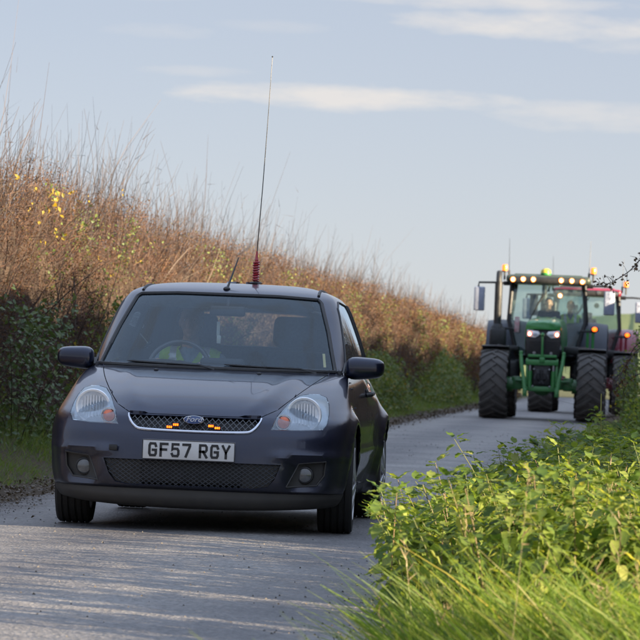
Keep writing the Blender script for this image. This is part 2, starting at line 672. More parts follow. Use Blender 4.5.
def asphalt():
    m = bpy.data.materials.new('damp_asphalt')
    m.use_nodes = True
    n, l = m.node_tree.nodes, m.node_tree.links
    p = n['Principled BSDF']
    t = n.new('ShaderNodeTexCoord')
    s = n.new('ShaderNodeSeparateXYZ')
    l.new(t.outputs['Object'], s.inputs[0])

    def noise(sc, det=6, vec=None):
        z = n.new('ShaderNodeTexNoise')
        z.inputs['Scale'].default_value = sc
        z.inputs['Detail'].default_value = det
        z.inputs['Roughness'].default_value = .62
        l.new(vec or t.outputs['Object'], z.inputs['Vector'])
        return z.outputs['Fac']

    def ramp(f, a, b, ca, cb):
        r = n.new('ShaderNodeValToRGB')
        r.color_ramp.elements[0].position = a
        r.color_ramp.elements[1].position = b
        r.color_ramp.elements[0].color = (*ca, 1)
        r.color_ramp.elements[1].color = (*cb, 1)
        l.new(f, r.inputs[0])
        return r.outputs[0]

    def mix(f, a, b):
        x = n.new('ShaderNodeMix')
        x.data_type = 'RGBA'
        l.new(f, x.inputs['Factor'])
        l.new(a, x.inputs['A'])
        l.new(b, x.inputs['B'])
        return x.outputs['Result']
    base = ramp(noise(1.4, 8), .3, .7, (.125, .122, .122), (.195, .19, .185))
    chips = n.new('ShaderNodeTexVoronoi')
    chips.inputs['Scale'].default_value = 60
    l.new(t.outputs['Object'], chips.inputs['Vector'])
    stone = n.new('ShaderNodeMix')
    stone.data_type = 'RGBA'
    stone.blend_type = 'MULTIPLY'
    stone.inputs['Factor'].default_value = 0.55
    l.new(base, stone.inputs['A'])
    l.new(ramp(chips.outputs['Color'], .1, .9, (.22, .22, .22), (1.9, 1.84, 1.78)), stone.inputs['B'])
    # tyre-polished tracks and old patches
    wv = n.new('ShaderNodeMath')
    wv.operation = 'MULTIPLY_ADD'
    wv.inputs[1].default_value = 4.1
    wv.inputs[2].default_value = 10.0
    l.new(s.outputs[0], wv.inputs[0])
    sn = n.new('ShaderNodeMath')
    sn.operation = 'SINE'
    l.new(wv.outputs[0], sn.inputs[0])
    na = n.new('ShaderNodeMath')
    na.operation = 'MULTIPLY_ADD'
    na.inputs[1].default_value = .18
    l.new(sn.outputs[0], na.inputs[0])
    l.new(noise(.55, 9), na.inputs[2])
    pat = n.new('ShaderNodeMix')
    pat.data_type = 'RGBA'
    pat.blend_type = 'MULTIPLY'
    pat.inputs['Factor'].default_value = 1
    l.new(stone.outputs['Result'], pat.inputs['A'])
    l.new(ramp(na.outputs[0], .3, .75, (.62, .62, .65), (1.2, 1.18, 1.15)), pat.inputs['B'])
    # mud dragged in from both edges
    d = n.new('ShaderNodeMath')
    d.operation = 'ADD'
    l.new(s.outputs[0], d.inputs[0])
    d.inputs[1].default_value = 2.4
    ab = n.new('ShaderNodeMath')
    ab.operation = 'ABSOLUTE'
    l.new(d.outputs[0], ab.inputs[0])
    nm = n.new('ShaderNodeMath')
    nm.operation = 'MULTIPLY_ADD'
    nm.inputs[1].default_value = 1.5
    l.new(noise(2.4, 9), nm.inputs[0])
    l.new(ab.outputs[0], nm.inputs[2])
    mud = ramp(nm.outputs[0], 0, 1, (0, 0, 0), (1, 1, 1))
    mr = n.new('ShaderNodeMapRange')
    mr.inputs['From Min'].default_value = 2.05
    mr.inputs['From Max'].default_value = 2.6
    l.new(nm.outputs[0], mr.inputs['Value'])
    col = mix(mr.outputs[0], pat.outputs['Result'], ramp(noise(9, 8), .35, .65, (.028, .021, .015), (.075, .055, .036)))
    l.new(col, p.inputs['Base Color'])
    rr = n.new('ShaderNodeMapRange')
    rr.inputs['To Min'].default_value = .42
    rr.inputs['To Max'].default_value = .68
    l.new(noise(.8, 7), rr.inputs['Value'])
    l.new(rr.outputs[0], p.inputs['Roughness'])
    p.inputs['Specular IOR Level'].default_value = .5
    b = n.new('ShaderNodeBump')
    b.inputs['Strength'].default_value = .8
    b.inputs['Distance'].default_value = .012
    hh = n.new('ShaderNodeMath')
    hh.operation = 'ADD'
    l.new(noise(60, 5), hh.inputs[0])
    l.new(chips.outputs['Distance'], hh.inputs[1])
    l.new(hh.outputs[0], b.inputs['Height'])
    l.new(b.outputs[0], p.inputs['Normal'])
    return m


ru = np.linspace(0, 1, 41)
rv = np.unique(np.concatenate([np.linspace(-6, 60, 331), np.linspace(60, 180, 200)]))
T_, V_ = np.meshgrid(ru, rv)
uL = -4.22 + .10 * wav(V_ * .9, 0, 21) + .05 * wav(V_ * 4, 0, 22)
uR = -0.68 + .08 * wav(V_ * .9, 4, 23) + .04 * wav(V_ * 4, 0, 24)
U_ = uL + (uR - uL) * T_
Z_ = road_z(U_, V_) - .10 * np.clip(np.abs(T_ - .5) * 2 - .97, 0, 1) / .03 * 0.6
P_ = np.stack([U_, V_, Z_], -1).reshape(-1, 3)
i_ = np.arange(len(rv) - 1)[:, None] * 41 + np.arange(40)[None, :]
F_ = np.stack([i_, i_ + 1, i_ + 42, i_ + 41], -1).reshape(-1, 4)
tag(np_mesh('road', P_, F_, asphalt(), smooth=True), kind='structure')
# ------------------------------------------------------------------ the dark hatchback
paint = mat('car_paint', (0.007, 0.0118, 0.034), (0.010, 0.0155, 0.042), scale=3, rough=0.3, metal=0.6, coat=0.8, rrange=0.05)
add_dirt(paint, 0.12, 0.70, (0.085, 0.077, 0.072), amount=0.7, scale=7, base=0.03)
black_plastic = mat('black_plastic', (0.010, 0.010, 0.011), (0.02, 0.02, 0.021), scale=30, rough=0.5, bump=0.1)
lip_plastic = mat('grey_bumper_plastic', (0.028, 0.027, 0.027), (0.04, 0.038, 0.036), scale=12, rough=0.6)
add_dirt(lip_plastic, 0.08, 0.4, (0.06, 0.052, 0.043), amount=0.8, scale=9)
rubber = mat('tyre_rubber', (0.010, 0.010, 0.010), (0.016, 0.015, 0.014), scale=25, rough=0.75, bump=0.15)
add_dirt(rubber, -0.3, 0.4, (0.05, 0.042, 0.034), amount=0.55, scale=14)
alloy = mat('alloy_wheel_metal', (0.55, 0.55, 0.56), (0.45, 0.44, 0.43), scale=14, rough=0.4, metal=0.6)
chrome = mat('chrome_trim', (0.62, 0.64, 0.70), (0.55, 0.57, 0.62), scale=20, rough=0.16, metal=0.95)
windscreen_glass = glass_mat('windscreen_glass', (0.84, 0.9, 0.93), refl=0.62, film=0.012, filmcol=(0.30, 0.48, 0.66))  # blue film stands in for hazy sky reflection on the screen
side_glass = glass_mat('side_window_glass', (0.68, 0.72, 0.72), refl=1.1, film=0.02)
lens_glass = glass_mat('lamp_lens_glass', (0.88, 0.9, 0.92), refl=1.2, film=0.06, filmcol=(0.68, 0.75, 0.82))
reflector = mat('lamp_reflector', (0.92, 0.94, 0.97), (0.8, 0.83, 0.87), scale=24, rough=0.35, metal=0.4, bump=0.25, bscale=40)
lamp_bezel = mat('lamp_bezel', (0.55, 0.58, 0.62), (0.66, 0.69, 0.72), scale=16, rough=0.35, metal=0.4)
amber_lens = mat('amber_lens', (0.85, 0.22, 0.10), (0.7, 0.16, 0.07), scale=60, rough=0.25, coat=0.6)
amber_led = mat('amber_led_lit', (1.0, 0.06, 0.002), (1.0, 0.10, 0.004), scale=60, rough=0.4, emit=1.5)
plate_white = mat('plate_white', (0.62, 0.62, 0.62), (0.54, 0.54, 0.54), scale=14, rough=0.4)
plate_ink = mat('plate_black_ink', (0.012, 0.012, 0.014), (0.02, 0.02, 0.022), scale=20, rough=0.5)
badge_blue = mat('badge_blue', (0.02, 0.06, 0.20), (0.03, 0.08, 0.25), scale=30, rough=0.25, coat=1)
trim_dark = mat('cabin_trim', (0.022, 0.023, 0.026), (0.032, 0.033, 0.037), scale=20, rough=0.75)
trim_light = mat('cabin_headlining', (0.28, 0.28, 0.28), (0.24, 0.24, 0.24), scale=20, rough=0.9)
seat_cloth = mat('seat_cloth', (0.028, 0.032, 0.045), (0.04, 0.045, 0.06), scale=60, rough=0.95)

CAR = empty('car', (-2.45, 20.75, -0.006), 0,
            label='dark blue hatchback driving towards us with amber lights flashing in its grille', cat='car')

#        z     f(y front) A     n    W      g(y rear)
ROWS = [(0.135, 0.120, 0.34, 3.0, 0.700, 3.74),
        (0.150, 0.065, 0.36, 3.0, 0.760, 3.80),
        (0.200, 0.035, 0.38, 3.0, 0.785, 3.85),
        (0.238, 0.034, 0.38, 3.0, 0.792, 3.87),
        (0.252, 0.014, 0.39, 3.0, 0.802, 3.88),
        (0.300, 0.000, 0.40, 3.0, 0.815, 3.90),
        (0.380, -.002, 0.41, 3.0, 0.826, 3.91),
        (0.460, 0.008, 0.42, 2.9, 0.834, 3.918),
        (0.540, 0.026, 0.43, 2.9, 0.839, 3.918),
        (0.590, 0.045, 0.44, 2.8, 0.841, 3.91),
        (0.640, 0.066, 0.46, 2.7, 0.838, 3.90),
        (0.680, 0.105, 0.50, 2.6, 0.830, 3.89),
        (0.720, 0.160, 0.54, 2.6, 0.820, 3.88),
        (0.760, 0.235, 0.56, 2.6, 0.812, 3.87),
        (0.800, 0.345, 0.54, 2.6, 0.803, 3.86),
        (0.840, 0.480, 0.50, 2.6, 0.792, 3.85),
        (0.875, 0.630, 0.46, 2.6, 0.778, 3.84),
        (0.900, 0.770, 0.42, 2.6, 0.764, 3.83),
        (0.915, 0.880, 0.40, 2.6, 0.752, 3.82),
        (0.930, 0.915, 0.40, 2.6, 0.746, 3.81),
        (0.960, 0.955, 0.39, 2.6, 0.736, 3.79),
        (1.040, 1.060, 0.36, 2.6, 0.712, 3.74),
        (1.200, 1.285, 0.31, 2.6, 0.652, 3.62),
        (1.320, 1.460, 0.27, 2.6, 0.598, 3.52),
        (1.365, 1.535, 0.25, 2.6, 0.570, 3.48),
        (1.398, 1.620, 0.24, 2.7, 0.540, 3.42),
        (1.418, 1.720, 0.24, 2.8, 0.500, 3.30),
        (1.434, 1.850, 0.24, 2.9, 0.430, 3.10),
        (1.444, 2.000, 0.20, 2.9, 0.320, 2.90),
        (1.449, 2.200, 0.15, 2.9, 0.160, 2.70),
        (1.450, 2.380, 0.06, 2.6, 0.030, 2.50)]
rp = np.array(ROWS)
cum = np.concatenate([[0], np.cumsum(np.hypot(np.hypot(np.diff(rp[:, 0]), np.diff(rp[:, 1])), np.diff(rp[:, 4])) + 0.004)])
q = np.unique(np.concatenate([np.interp(np.linspace(0, len(cum) - 1, (len(cum) - 1) * 4 + 1), np.arange(len(cum)), cum)]))
z_, f_, A_, n_, W_, g_ = [pchip(cum, rp[:, k], q) for k in range(6)]
NPH, NSD, NRR = 40, 56, 10
FA, RA = 0.79, 3.276


def car_rows():
    rows = []
    for z, f, A, n, W, g in zip(z_, f_, A_, n_, W_, g_):
        xs, ys = [], []
        for ph in np.linspace(0, math.pi / 2, NPH):
            x = W * math.sin(ph) ** (2 / n) if ph > 0 else 0
            y = f + A * (1 - max(0, math.cos(ph)) ** (2 / 2.0))
            xs.append(x)
            ys.append(y)
        y1, y2 = f + A, g - 0.25
        for t in np.linspace(0, 1, NSD)[1:]:
            xs.append(W)
            ys.append(y1 + (y2 - y1) * t)
        for ph in np.linspace(0, math.pi / 2, NRR)[1:]:
            xs.append(W * math.cos(ph) ** (2 / 4.0) if ph < math.pi / 2 - 1e-6 else 0)
            ys.append(y2 + 0.25 * math.sin(ph))
        xs, ys = np.array(xs), np.array(ys)
        zz = np.full_like(xs, z)
        # the beltline climbs to the rear
        zz += 0.05 * smooth01(1.1, 3.4, ys) * smooth01(0.72, 0.92, z) * (1 - smooth01(1.25, 1.4, z))
        zz += 0.028 * (xs / 0.78) ** 2 * (1 - smooth01(.15, .235, z))
        # flared arches
        sidew = smooth01(0.62, 0.78, xs)
        for cy in (FA, RA):
            rr = np.hypot(ys - cy, zz - 0.29)
            xs = xs + sidew * 0.032 * np.exp(-((rr - 0.36) / 0.06) ** 2) * (zz < 0.85) * (1 if cy == FA else 1.3)
        # waist crease and rub strip
        mid = smooth01(1.15, 1.3, ys) * (1 - smooth01(2.75, 2.95, ys))
        xs = xs + sidew * mid * 0.012 * np.exp(-((zz - 0.46) / 0.035) ** 2)
        xs = xs - sidew * mid * 0.022 * (1 - smooth01(0.22, 0.42, zz))
        # narrower towards the tail
        gh = smooth01(.88, 1.0, z) * (1 - smooth01(1.36, 1.44, z))
        xs = xs + gh * (xs / max(W, 1e-3)) ** 4 * 0.055 * smooth01(1.15, 1.95, ys)
        xs = xs * (1 - smooth01(.70, 1.0, z) * 0.17 * smooth01(2.15, 3.85, ys)) * (1 - .06 * smooth01(3.3, 3.9, ys))
        rows.append(np.stack([xs, ys, zz], 1))
    return np.array(rows)


cr = car_rows()
# bumper face modelling: bulge around the lower grille, swage round the fog lamps
bm = bmesh.new()
nr, nc = cr.shape[:2]
grid = []
for i in range(nr):
    row = []
    for j in range(nc - 1, 0, -1):
        row.append(bm.verts.new((-cr[i, j, 0], cr[i, j, 1], cr[i, j, 2])))
    for j in range(nc):
        row.append(bm.verts.new(cr[i, j]))
    grid.append(row)
for i in range(nr - 1):
    for j in range(len(grid[0]) - 1):
        bm.faces.new((grid[i][j], grid[i][j + 1], grid[i + 1][j + 1], grid[i + 1][j]))
bmesh.ops.remove_doubles(bm, verts=bm.verts, dist=1e-5)
bmesh.ops.recalc_face_normals(bm, faces=bm.faces)
def hollow(ax, z):
    """hollows beside the plate, a soft shelf over the intake"""
    d = 0.048 * math.exp(-((ax - 0.635) / 0.10) ** 4 - ((z - 0.35) / 0.088) ** 4)
    d -= 0.016 * math.exp(-((ax - 0.515) / 0.04) ** 2 - ((z - 0.36) / 0.09) ** 4)
    d -= 0.020 * math.exp(-((z - 0.450) / 0.022) ** 2) * float(smooth01(0.40, 0.5, ax))
    return d * float(smooth01(0.245, 0.27, z) * (1 - smooth01(0.55, 0.585, z)))


for v in bm.verts:      # bonnet: two creases fanning out from the grille corners, and the wing crowns beside it
    if 0.66 < v.co.z < 0.915 and v.co.y < 1.15:
        t = (v.co.z - .66) / .255
        xc = .30 + .20 * t
        ax = abs(v.co.x)
        k = float(smooth01(.0, .25, t) * (1 - smooth01(.85, 1.0, t)))
        v.co.z += .010 * k * math.exp(-((ax - xc) / .045) ** 2) - .006 * k * math.exp(-((ax - xc - .10) / .06) ** 2)
for v in bm.verts:
    if v.co.y < 0.5 and 0.25 < v.co.z < 0.6:
        v.co.y += hollow(abs(v.co.x), v.co.z)


def clip_faces(bm, poly, ax, filt):
    """slice the faces that pass filt along a convex outline in the (ax) plane; return those inside"""
    third = ({0, 1, 2} - set(ax)).pop()
    a = np.array(poly)
    area = 0.5 * sum(a[i, 0] * a[(i + 1) % len(a), 1] - a[(i + 1) % len(a), 0] * a[i, 1] for i in range(len(a)))
    if area < 0:
        poly = poly[::-1]
    sel = []
    lo, hi = a.min(0), a.max(0)
    for f in bm.faces:
        c = f.calc_center_median()
        if not filt(f, c):
            continue
        p0 = [min(v.co[k] for v in f.verts) for k in ax]
        p1 = [max(v.co[k] for v in f.verts) for k in ax]
        if p1[0] < lo[0] or p0[0] > hi[0] or p1[1] < lo[1] or p0[1] > hi[1]:
            continue
        sel.append(f)
    n = len(poly)
    for i in range(n):
        p, r = poly[i], poly[(i + 1) % n]
        dx, dy = r[0] - p[0], r[1] - p[1]
        no, co = [0, 0, 0], [0, 0, 0]
        no[ax[0]], no[ax[1]] = dy, -dx
        co[ax[0]], co[ax[1]] = p
        no, co = Vector(no).normalized(), Vector(co)
        geom = list({e for f in sel for e in f.edges}) + list({v for f in sel for v in f.verts}) + sel
        res = bmesh.ops.bisect_plane(bm, geom=geom, dist=1e-5, plane_co=co, plane_no=no)
        sel = [f for f in res['geom'] if isinstance(f, bmesh.types.BMFace) and f.is_valid and (f.calc_center_median() - co).dot(no) < 0]
    return sel


def take(bm, faces, gap=0.0):
    """move faces out of bm to a new bmesh, its rim drawn in by gap"""
    nb = bmesh.new()
    mp = {}
    for f in faces:
        vs = []
        for v in f.verts:
            if v not in mp:
                mp[v] = nb.verts.new(v.co)
            vs.append(mp[v])
        try:
            nb.faces.new(vs)
        except ValueError:
            pass
    bmesh.ops.delete(bm, geom=faces, context='FACES')
    if gap:
        draw_in(nb, gap)
    return nb


def draw_in(nb, gap):
    mv = {}
    nb.normal_update()
    for e in nb.edges:
        if len(e.link_faces) == 1:
            f = e.link_faces[0]
            m = (e.verts[0].co + e.verts[1].co) / 2
            t = (e.verts[1].co - e.verts[0].co).normalized()
            d = f.calc_center_median() - m
            d -= t * d.dot(t)
            if d.length > 1e-7:
                d.normalize()
                for v in e.verts:
                    mv.setdefault(v, []).append(d)
    for v, ds in mv.items():
        s = sum(ds, Vector())
        if s.length > 1e-6:
            v.co += s.normalized() * gap


def rim_loop(nb, every=1):
    """ordered rim of a patch"""
    nxt = {}
    for e in nb.edges:
        if len(e.link_faces) == 1:
            for a, c in (tuple(e.verts), tuple(e.verts)[::-1]):
                nxt.setdefault(a, []).append(c)
    start = next(iter(nxt))
    loop, prev, cur = [start.co.copy()], None, start
    for _ in range(len(nxt)):
        c = [v for v in nxt[cur] if v is not prev]
        if not c or c[0] is start:
            break
        prev, cur = cur, c[0]
        if (cur.co - loop[-1]).length > 0.012:
            loop.append(cur.co.copy())
    return loop


def panel(name, nb, mats, parent, thick=0.012, sharp=30, off=None):
    """give a skin patch real thickness inwards and link it"""
    bmesh.ops.recalc_face_normals(nb, faces=nb.faces)
    nb.normal_update()
    cen = Vector((0, 2.0, 0.6))
    s = sum(((f.calc_center_median() - cen).dot(f.normal) * f.calc_area() for f in nb.faces), 0.0)
    if s < 0:
        bmesh.ops.reverse_faces(nb, faces=nb.faces)
        nb.normal_update()
    if off:
        for v in nb.verts:
            v.co += v.normal * off
    if thick:
        nrm = {v: v.normal.copy() for v in nb.verts}
        rim = [e for e in nb.edges if len(e.link_faces) == 1]
        inner = {v: nb.verts.new(v.co - nrm[v] * thick) for v in list(nrm)}
        for e in rim:
            a, b = e.verts
            f = e.link_faces[0]
            ls = [l.vert for l in f.loops]
            i = ls.index(a)
            if ls[(i + 1) % len(ls)] != b:
                a, b = b, a
            try:
                nb.faces.new((b, a, inner[a], inner[b]))
            except ValueError:
                pass
        for f in [f for f in nb.faces if all(v in nrm for v in f.verts)]:
            try:
                nb.faces.new([inner[v] for v in f.verts][::-1])
            except ValueError:
                pass
    me = bpy.data.meshes.new(name)
    for f in nb.faces:
        f.smooth = True
    nb.to_mesh(me)
    nb.free()
    me.set_sharp_from_angle(angle=R(sharp))
    for m in (mats if isinstance(mats, (list, tuple)) else [mats]):
        me.materials.append(m)
    o = bpy.data.objects.new(name, me)
    COL.objects.link(o)
    o.parent = parent
    return o


front = lambda f, c: f.normal.y < -0.02 and c.y < 1.0
side = lambda sg: (lambda f, c: f.normal.x * sg > 0.25 and c.x * sg > 0.3)
flip = lambda poly: [(-x, z) for x, z in poly][::-1]
HL = [(.43, .593), (.60, .595), (.715, .603), (.735, .640), (.733, .70), (.722, .745), (.70, .785), (.66, .80), (.60, .80), (.552, .79), (.505, .748), (.455, .67)]
GRILLE = [(-.30, .578), (-.15, .573), (.15, .573), (.30, .578), (.338, .597), (.37, .652), (-.37, .652), (-.338, .597)]
LOWER = [(-.36, .258), (.36, .258), (.43, .272), (.468, .32), (.50, .402), (-.50, .402), (-.468, .32), (-.43, .272)]
FOG = [(.530, .277), (.69, .290), (.730, .345), (.738, .426), (.592, .410)]
BONNET = [(-.372, .66), (-.2, .656), (.2, .656), (.372, .66), (.455, .704), (.665, .9125), (-.665, .9125), (-.455, .704)]
SCREEN = [(-.695, .926), (-.3, .921), (.3, .921), (.695, .926), (.625, 1.16), (.558, 1.338), (.535, 1.356), (.3, 1.366), (-.3, 1.366), (-.535, 1.356), (-.558, 1.338), (-.625, 1.16)]

bm.normal_update()
# wheel arches first
for cy in (FA, RA):
    poly = [(cy + 0.342 * math.cos(a), 0.292 + 0.342 * math.sin(a)) for a in np.linspace(0, 2 * math.pi, 40, endpoint=False)]
    for sg in (-1, 1):
        fs = clip_faces(bm, poly, (1, 2), lambda f, c: c.x * sg > 0.5)
        bmesh.ops.delete(bm, geom=fs, context='FACES')
        bm.normal_update()

hl_patch = []
for sg in (1, -1):
    hl_patch.append((sg, take(bm, clip_faces(bm, HL if sg > 0 else flip(HL), (0, 2), lambda f, c: front(f, c) or (f.normal.y < 0.3 and c.y < 0.9 and c.x * sg > 0.4 and c.z > 0.55)), 0.004)))
grille_patch = take(bm, clip_faces(bm, GRILLE, (0, 2), front), 0.0)
lower_patch = take(bm, clip_faces(bm, LOWER, (0, 2), front), 0.0)
fog_patch = [(sg, take(bm, clip_faces(bm, FOG if sg > 0 else flip(FOG), (0, 2), front), 0.0)) for sg in (1, -1)]
bonnet_patch = take(bm, clip_faces(bm, BONNET, (0, 2), lambda f, c: c.y < 1.25 and (f.normal.y < -0.01 or f.normal.z > .2) and c.z < 0.93), 0.005)
bm.normal_update()
screen_patch = take(bm, clip_faces(bm, SCREEN, (0, 2), lambda f, c: f.normal.y < -0.1 and c.y < 1.75 and c.z > 0.9), 0.002)
bm.normal_update()
DOOR = [(1.13, .275), (2.36, .255), (2.47, .42), (2.47, .70), (2.38, .962), (1.16, .912), (1.12, .70)]
WIN = [(1.31, .958), (2.20, .988), (2.22, 1.335), (1.86, 1.352), (1.70, 1.31)]
WIN2 = [(2.40, 1.0), (3.16, 1.035), (3.24, 1.07), (3.10, 1.24), (2.98, 1.325), (2.41, 1.338)]
door_patch, win_patch, win2_patch = {}, {}, {}
for sg in (-1, 1):
    door_patch[sg] = take(bm, clip_faces(bm, DOOR, (1, 2), side(sg)), 0.005)
    win_patch[sg] = take(bm, clip_faces(bm, WIN, (1, 2), side(sg)), 0.002)
    win2_patch[sg] = take(bm, clip_faces(bm, WIN2, (1, 2), side(sg)), 0.002)
    bm.normal_update()
# bumper below the lamps, dark lip below that
BUMP = [(-1.2, .243), (1.2, .243), (1.2, .588), (-1.2, .588)]
LIPP = [(-1.2, .0), (1.2, .0), (1.2, .240), (-1.2, .240)]
bump_patch = take(bm, clip_faces(bm, BUMP + [], (0, 2), lambda f, c: c.y < 0.62), 0.0)
lip_patch = take(bm, clip_faces(bm, LIPP, (0, 2), lambda f, c: c.y < 0.62), 0.0)
TAIL = [(-1, .95), (1, .95), (1, 1.30), (-1, 1.30)]
tail_patch = take(bm, clip_faces(bm, [(-.56, 1.0), (.56, 1.0), (.45, 1.36), (-.45, 1.36)], (0, 2), lambda f, c: f.normal.y > 0.5 and c.y > 3.0), 0.002)

from mathutils.bvhtree import BVHTree

BODY_BVH = BVHTree.FromBMesh(bm)
body = panel('body', bm, paint, CAR, 0.012)
panel('front_bumper', bump_patch, paint, CAR, 0.012)
panel('bumper_lip', lip_patch, lip_plastic, CAR, 0.012, off=0.004)
panel('bonnet', bonnet_patch, paint, CAR, 0.012)
SCREEN_RIM = rim_loop(screen_patch)
panel('windscreen', screen_patch, windscreen_glass, CAR, 0)
panel('rear_window', tail_patch, side_glass, CAR, 0)

# dark seal round the screen, lying on the glass edge
def seal(name, poly3, rad, m, parent):
    b = MB()
    b.tube(poly3 + [poly3[0]], rad, 6, caps=False)
    return b.build(name, m, parent)


def surf_y(x, z):
    """depth of the front skin at (x, z)"""
    i = int(np.clip(np.searchsorted(z_, z) - 1, 0, len(z_) - 2))
    t = (z - z_[i]) / (z_[i + 1] - z_[i])
    f, A, n, W = [a[i] + (a[i + 1] - a[i]) * t for a in (f_, A_, n_, W_)]
    s = min(1, abs(x) / W) ** (n / 2)
    y = f + A * (1 - math.sqrt(max(0, 1 - s * s)))
    return y + hollow(abs(x), z) if 0.25 < z < 0.6 and y < 0.5 else y


def surf_x(z):
    return float(np.interp(z, z_, W_))


seal('windscreen_seal', [p + Vector((0, -.001, .001)) for p in SCREEN_RIM], 0.0125, black_plastic, CAR)
# black ditch strips along both sides of the roof, running on from the top corners of the screen
for sg in (-1, 1):
    b = MB()
    pts = []
    for y in np.linspace(1.50, 3.1, 26):
        x = float(np.interp(y, [1.50, 1.62, 1.8, 3.1], [.553, .535, .528, .47]))
        h = BODY_BVH.ray_cast(Vector((sg * x, y, 2.0)), Vector((0, 0, -1)))[0]
        if h is not None:
            pts.append(h + Vector((0, 0, .001)))
    b.tube(pts, 0.0095, 6)
    b.build('roof_strip', black_plastic, CAR)

# headlamps
HLS = []
for sg, patch in hl_patch:
    lens = panel('headlight', patch, lens_glass, CAR, 0)
    b = MB()      # the dished housing behind the lens
    ring = HL if sg > 0 else flip(HL)
    dense = []
    for i in range(len(ring)):
        p, r = ring[i], ring[(i + 1) % len(ring)]
        for t in np.linspace(0, 1, 4, endpoint=False):
            dense.append((p[0] + (r[0] - p[0]) * t, p[1] + (r[1] - p[1]) * t))
    cxm = sum(p[0] for p in dense) / len(dense)
    czm = sum(p[1] for p in dense) / len(dense)
    loops = []
    for k, (s_, d_) in enumerate([(1, 0.004), (0.97, 0.03), (0.93, 0.075), (0.5, 0.10)]):
        loops.append([Vector((cxm + (x - cxm) * s_, surf_y(x, z) * (1 if k < 3 else .5) + (0 if k < 3 else .5 * surf_y(cxm, czm)) + d_ + 0.0, czm + (z - czm) * s_)) for x, z in dense])
    vs = [v for l in loops for v in l]
    n = len(dense)
    fs = [(k * n + i, k * n + (i + 1) % n, (k + 1) * n + (i + 1) % n, (k + 1) * n + i) for k in range(3) for i in range(n)] + [tuple(range(3 * n, 4 * n))]
    b.add(vs, fs)
    b.build('lamp_housing', lamp_bezel, lens, 40)
    cx_, cz_ = sg * 0.60, 0.684
    yy = surf_y(abs(cx_), cz_)
    M = Matrix.Translation((cx_, yy + 0.012, cz_)) @ Matrix.Rotation(math.pi / 2, 4, 'X')
    b = MB()
    b.lathe([(0.100, -0.002), (0.096, 0.010), (0.086, 0.008), (0.083, -0.004), (0.065, -0.018), (0.034, -0.030), (0.02, -0.034)], 40, M)
    b.build('main_reflector', reflector, lens, 50)
    b = MB()
    b.lathe([(0.0, -0.012), (0.012, -0.016), (0.019, -0.026), (0.019, -0.06)], 20, M)
    b.build('bulb_cap', chrome, lens)
    b = MB()      # fluted glass prisms of the reflector seen through the lens
    for k in range(-4, 5):
        hgt = 0.075 * math.sqrt(max(0.05, 1 - (k / 5.2) ** 2))
        b.box((cx_ + k * 0.0165, yy + 0.026, cz_), (0.0075, 0.006, hgt * 1.7), bev=0.002, seg=1)
    b.build('reflector_flute', reflector, lens)
    ix, iz = sg * 0.495, 0.638
    yi = surf_y(abs(ix), iz)
    M = Matrix.Translation((ix, yi + 0.018, iz)) @ Matrix.Rotation(math.pi / 2, 4, 'X')
    b = MB()
    b.lathe([(0.0, 0.006), (0.02, 0.004), (0.033, -0.004), (0.036, -0.02)], 28, M)
    b.build('indicator_lamp', amber_lens, lens)
    b = MB()
    b.lathe([(0.038, -0.02), (0.039, 0.0), (0.043, 0.0), (0.044, -0.02)], 28, M)
    b.build('indicator_ring', chrome, lens)

# upper grille: dark backing, wire diamonds, chrome blade, badge, amber strobes
def mesh_panel(name, parent, inside, ux, uz, x0, x1, z0, z1, rad, yoff, m):
    """expanded-mesh diamonds following the skin"""
    b = MB()
    i0, i1 = int(x0 / ux) - 40, int(x1 / ux) + 40
    for s in (-1, 1):
        for i in range(i0, i1):
            pts = []
            for t in np.linspace(0, 1, 15):
                z = z0 + (z1 - z0) * t
                x = i * ux + s * (z - z0) * ux / (uz)
                if inside(x, z):
                    pts.append(Vector((x, surf_y(abs(x), z) + yoff, z)))
                elif len(pts) > 1:
                    break
                else:
                    pts = []
            if len(pts) > 1:
                b.tube(pts, rad, 4, caps=False)
    return b.build(name, m, parent, 60)


def in_poly(poly):
    def f(x, z):
        ok = True
        n = len(poly)
        for i in range(n):
            a, c = poly[i], poly[(i + 1) % n]
            if (c[0] - a[0]) * (z - a[1]) - (c[1] - a[1]) * (x - a[0]) < 0:
                return False
        return ok
    return f


gback = panel('upper_grille', grille_patch, plate_ink, CAR, 0.004, off=-0.03)
grille_wire = mat('grille_plastic', (0.05, 0.055, 0.065), (0.07, 0.075, 0.085), scale=30, rough=0.35, coat=0.4)
mesh_panel('grille_mesh', gback, in_poly(GRILLE), 0.034, 0.034, -.37, .37, .573, .652, 0.0026, 0.012, grille_wire)
b = MB()
edge = [(-.374, .655), (-.372, .642), (-.340, .594), (-.302, .574), (-.15, .568), (0, .567), (.15, .568), (.302, .574), (.340, .594), (.372, .642), (.374, .655)]
sp = np.linspace(0, len(edge) - 1, 61)
ex = pchip(range(len(edge)), [e[0] for e in edge], sp)
ez = pchip(range(len(edge)), [e[1] for e in edge], sp)
b.tube([Vector((x, surf_y(abs(x), z) - 0.003, z)) for x, z in zip(ex, ez)], [0.009 if 8 < i < 52 else 0.0065 for i in range(61)], 10)
b.build('chrome_trim', chrome, gback)
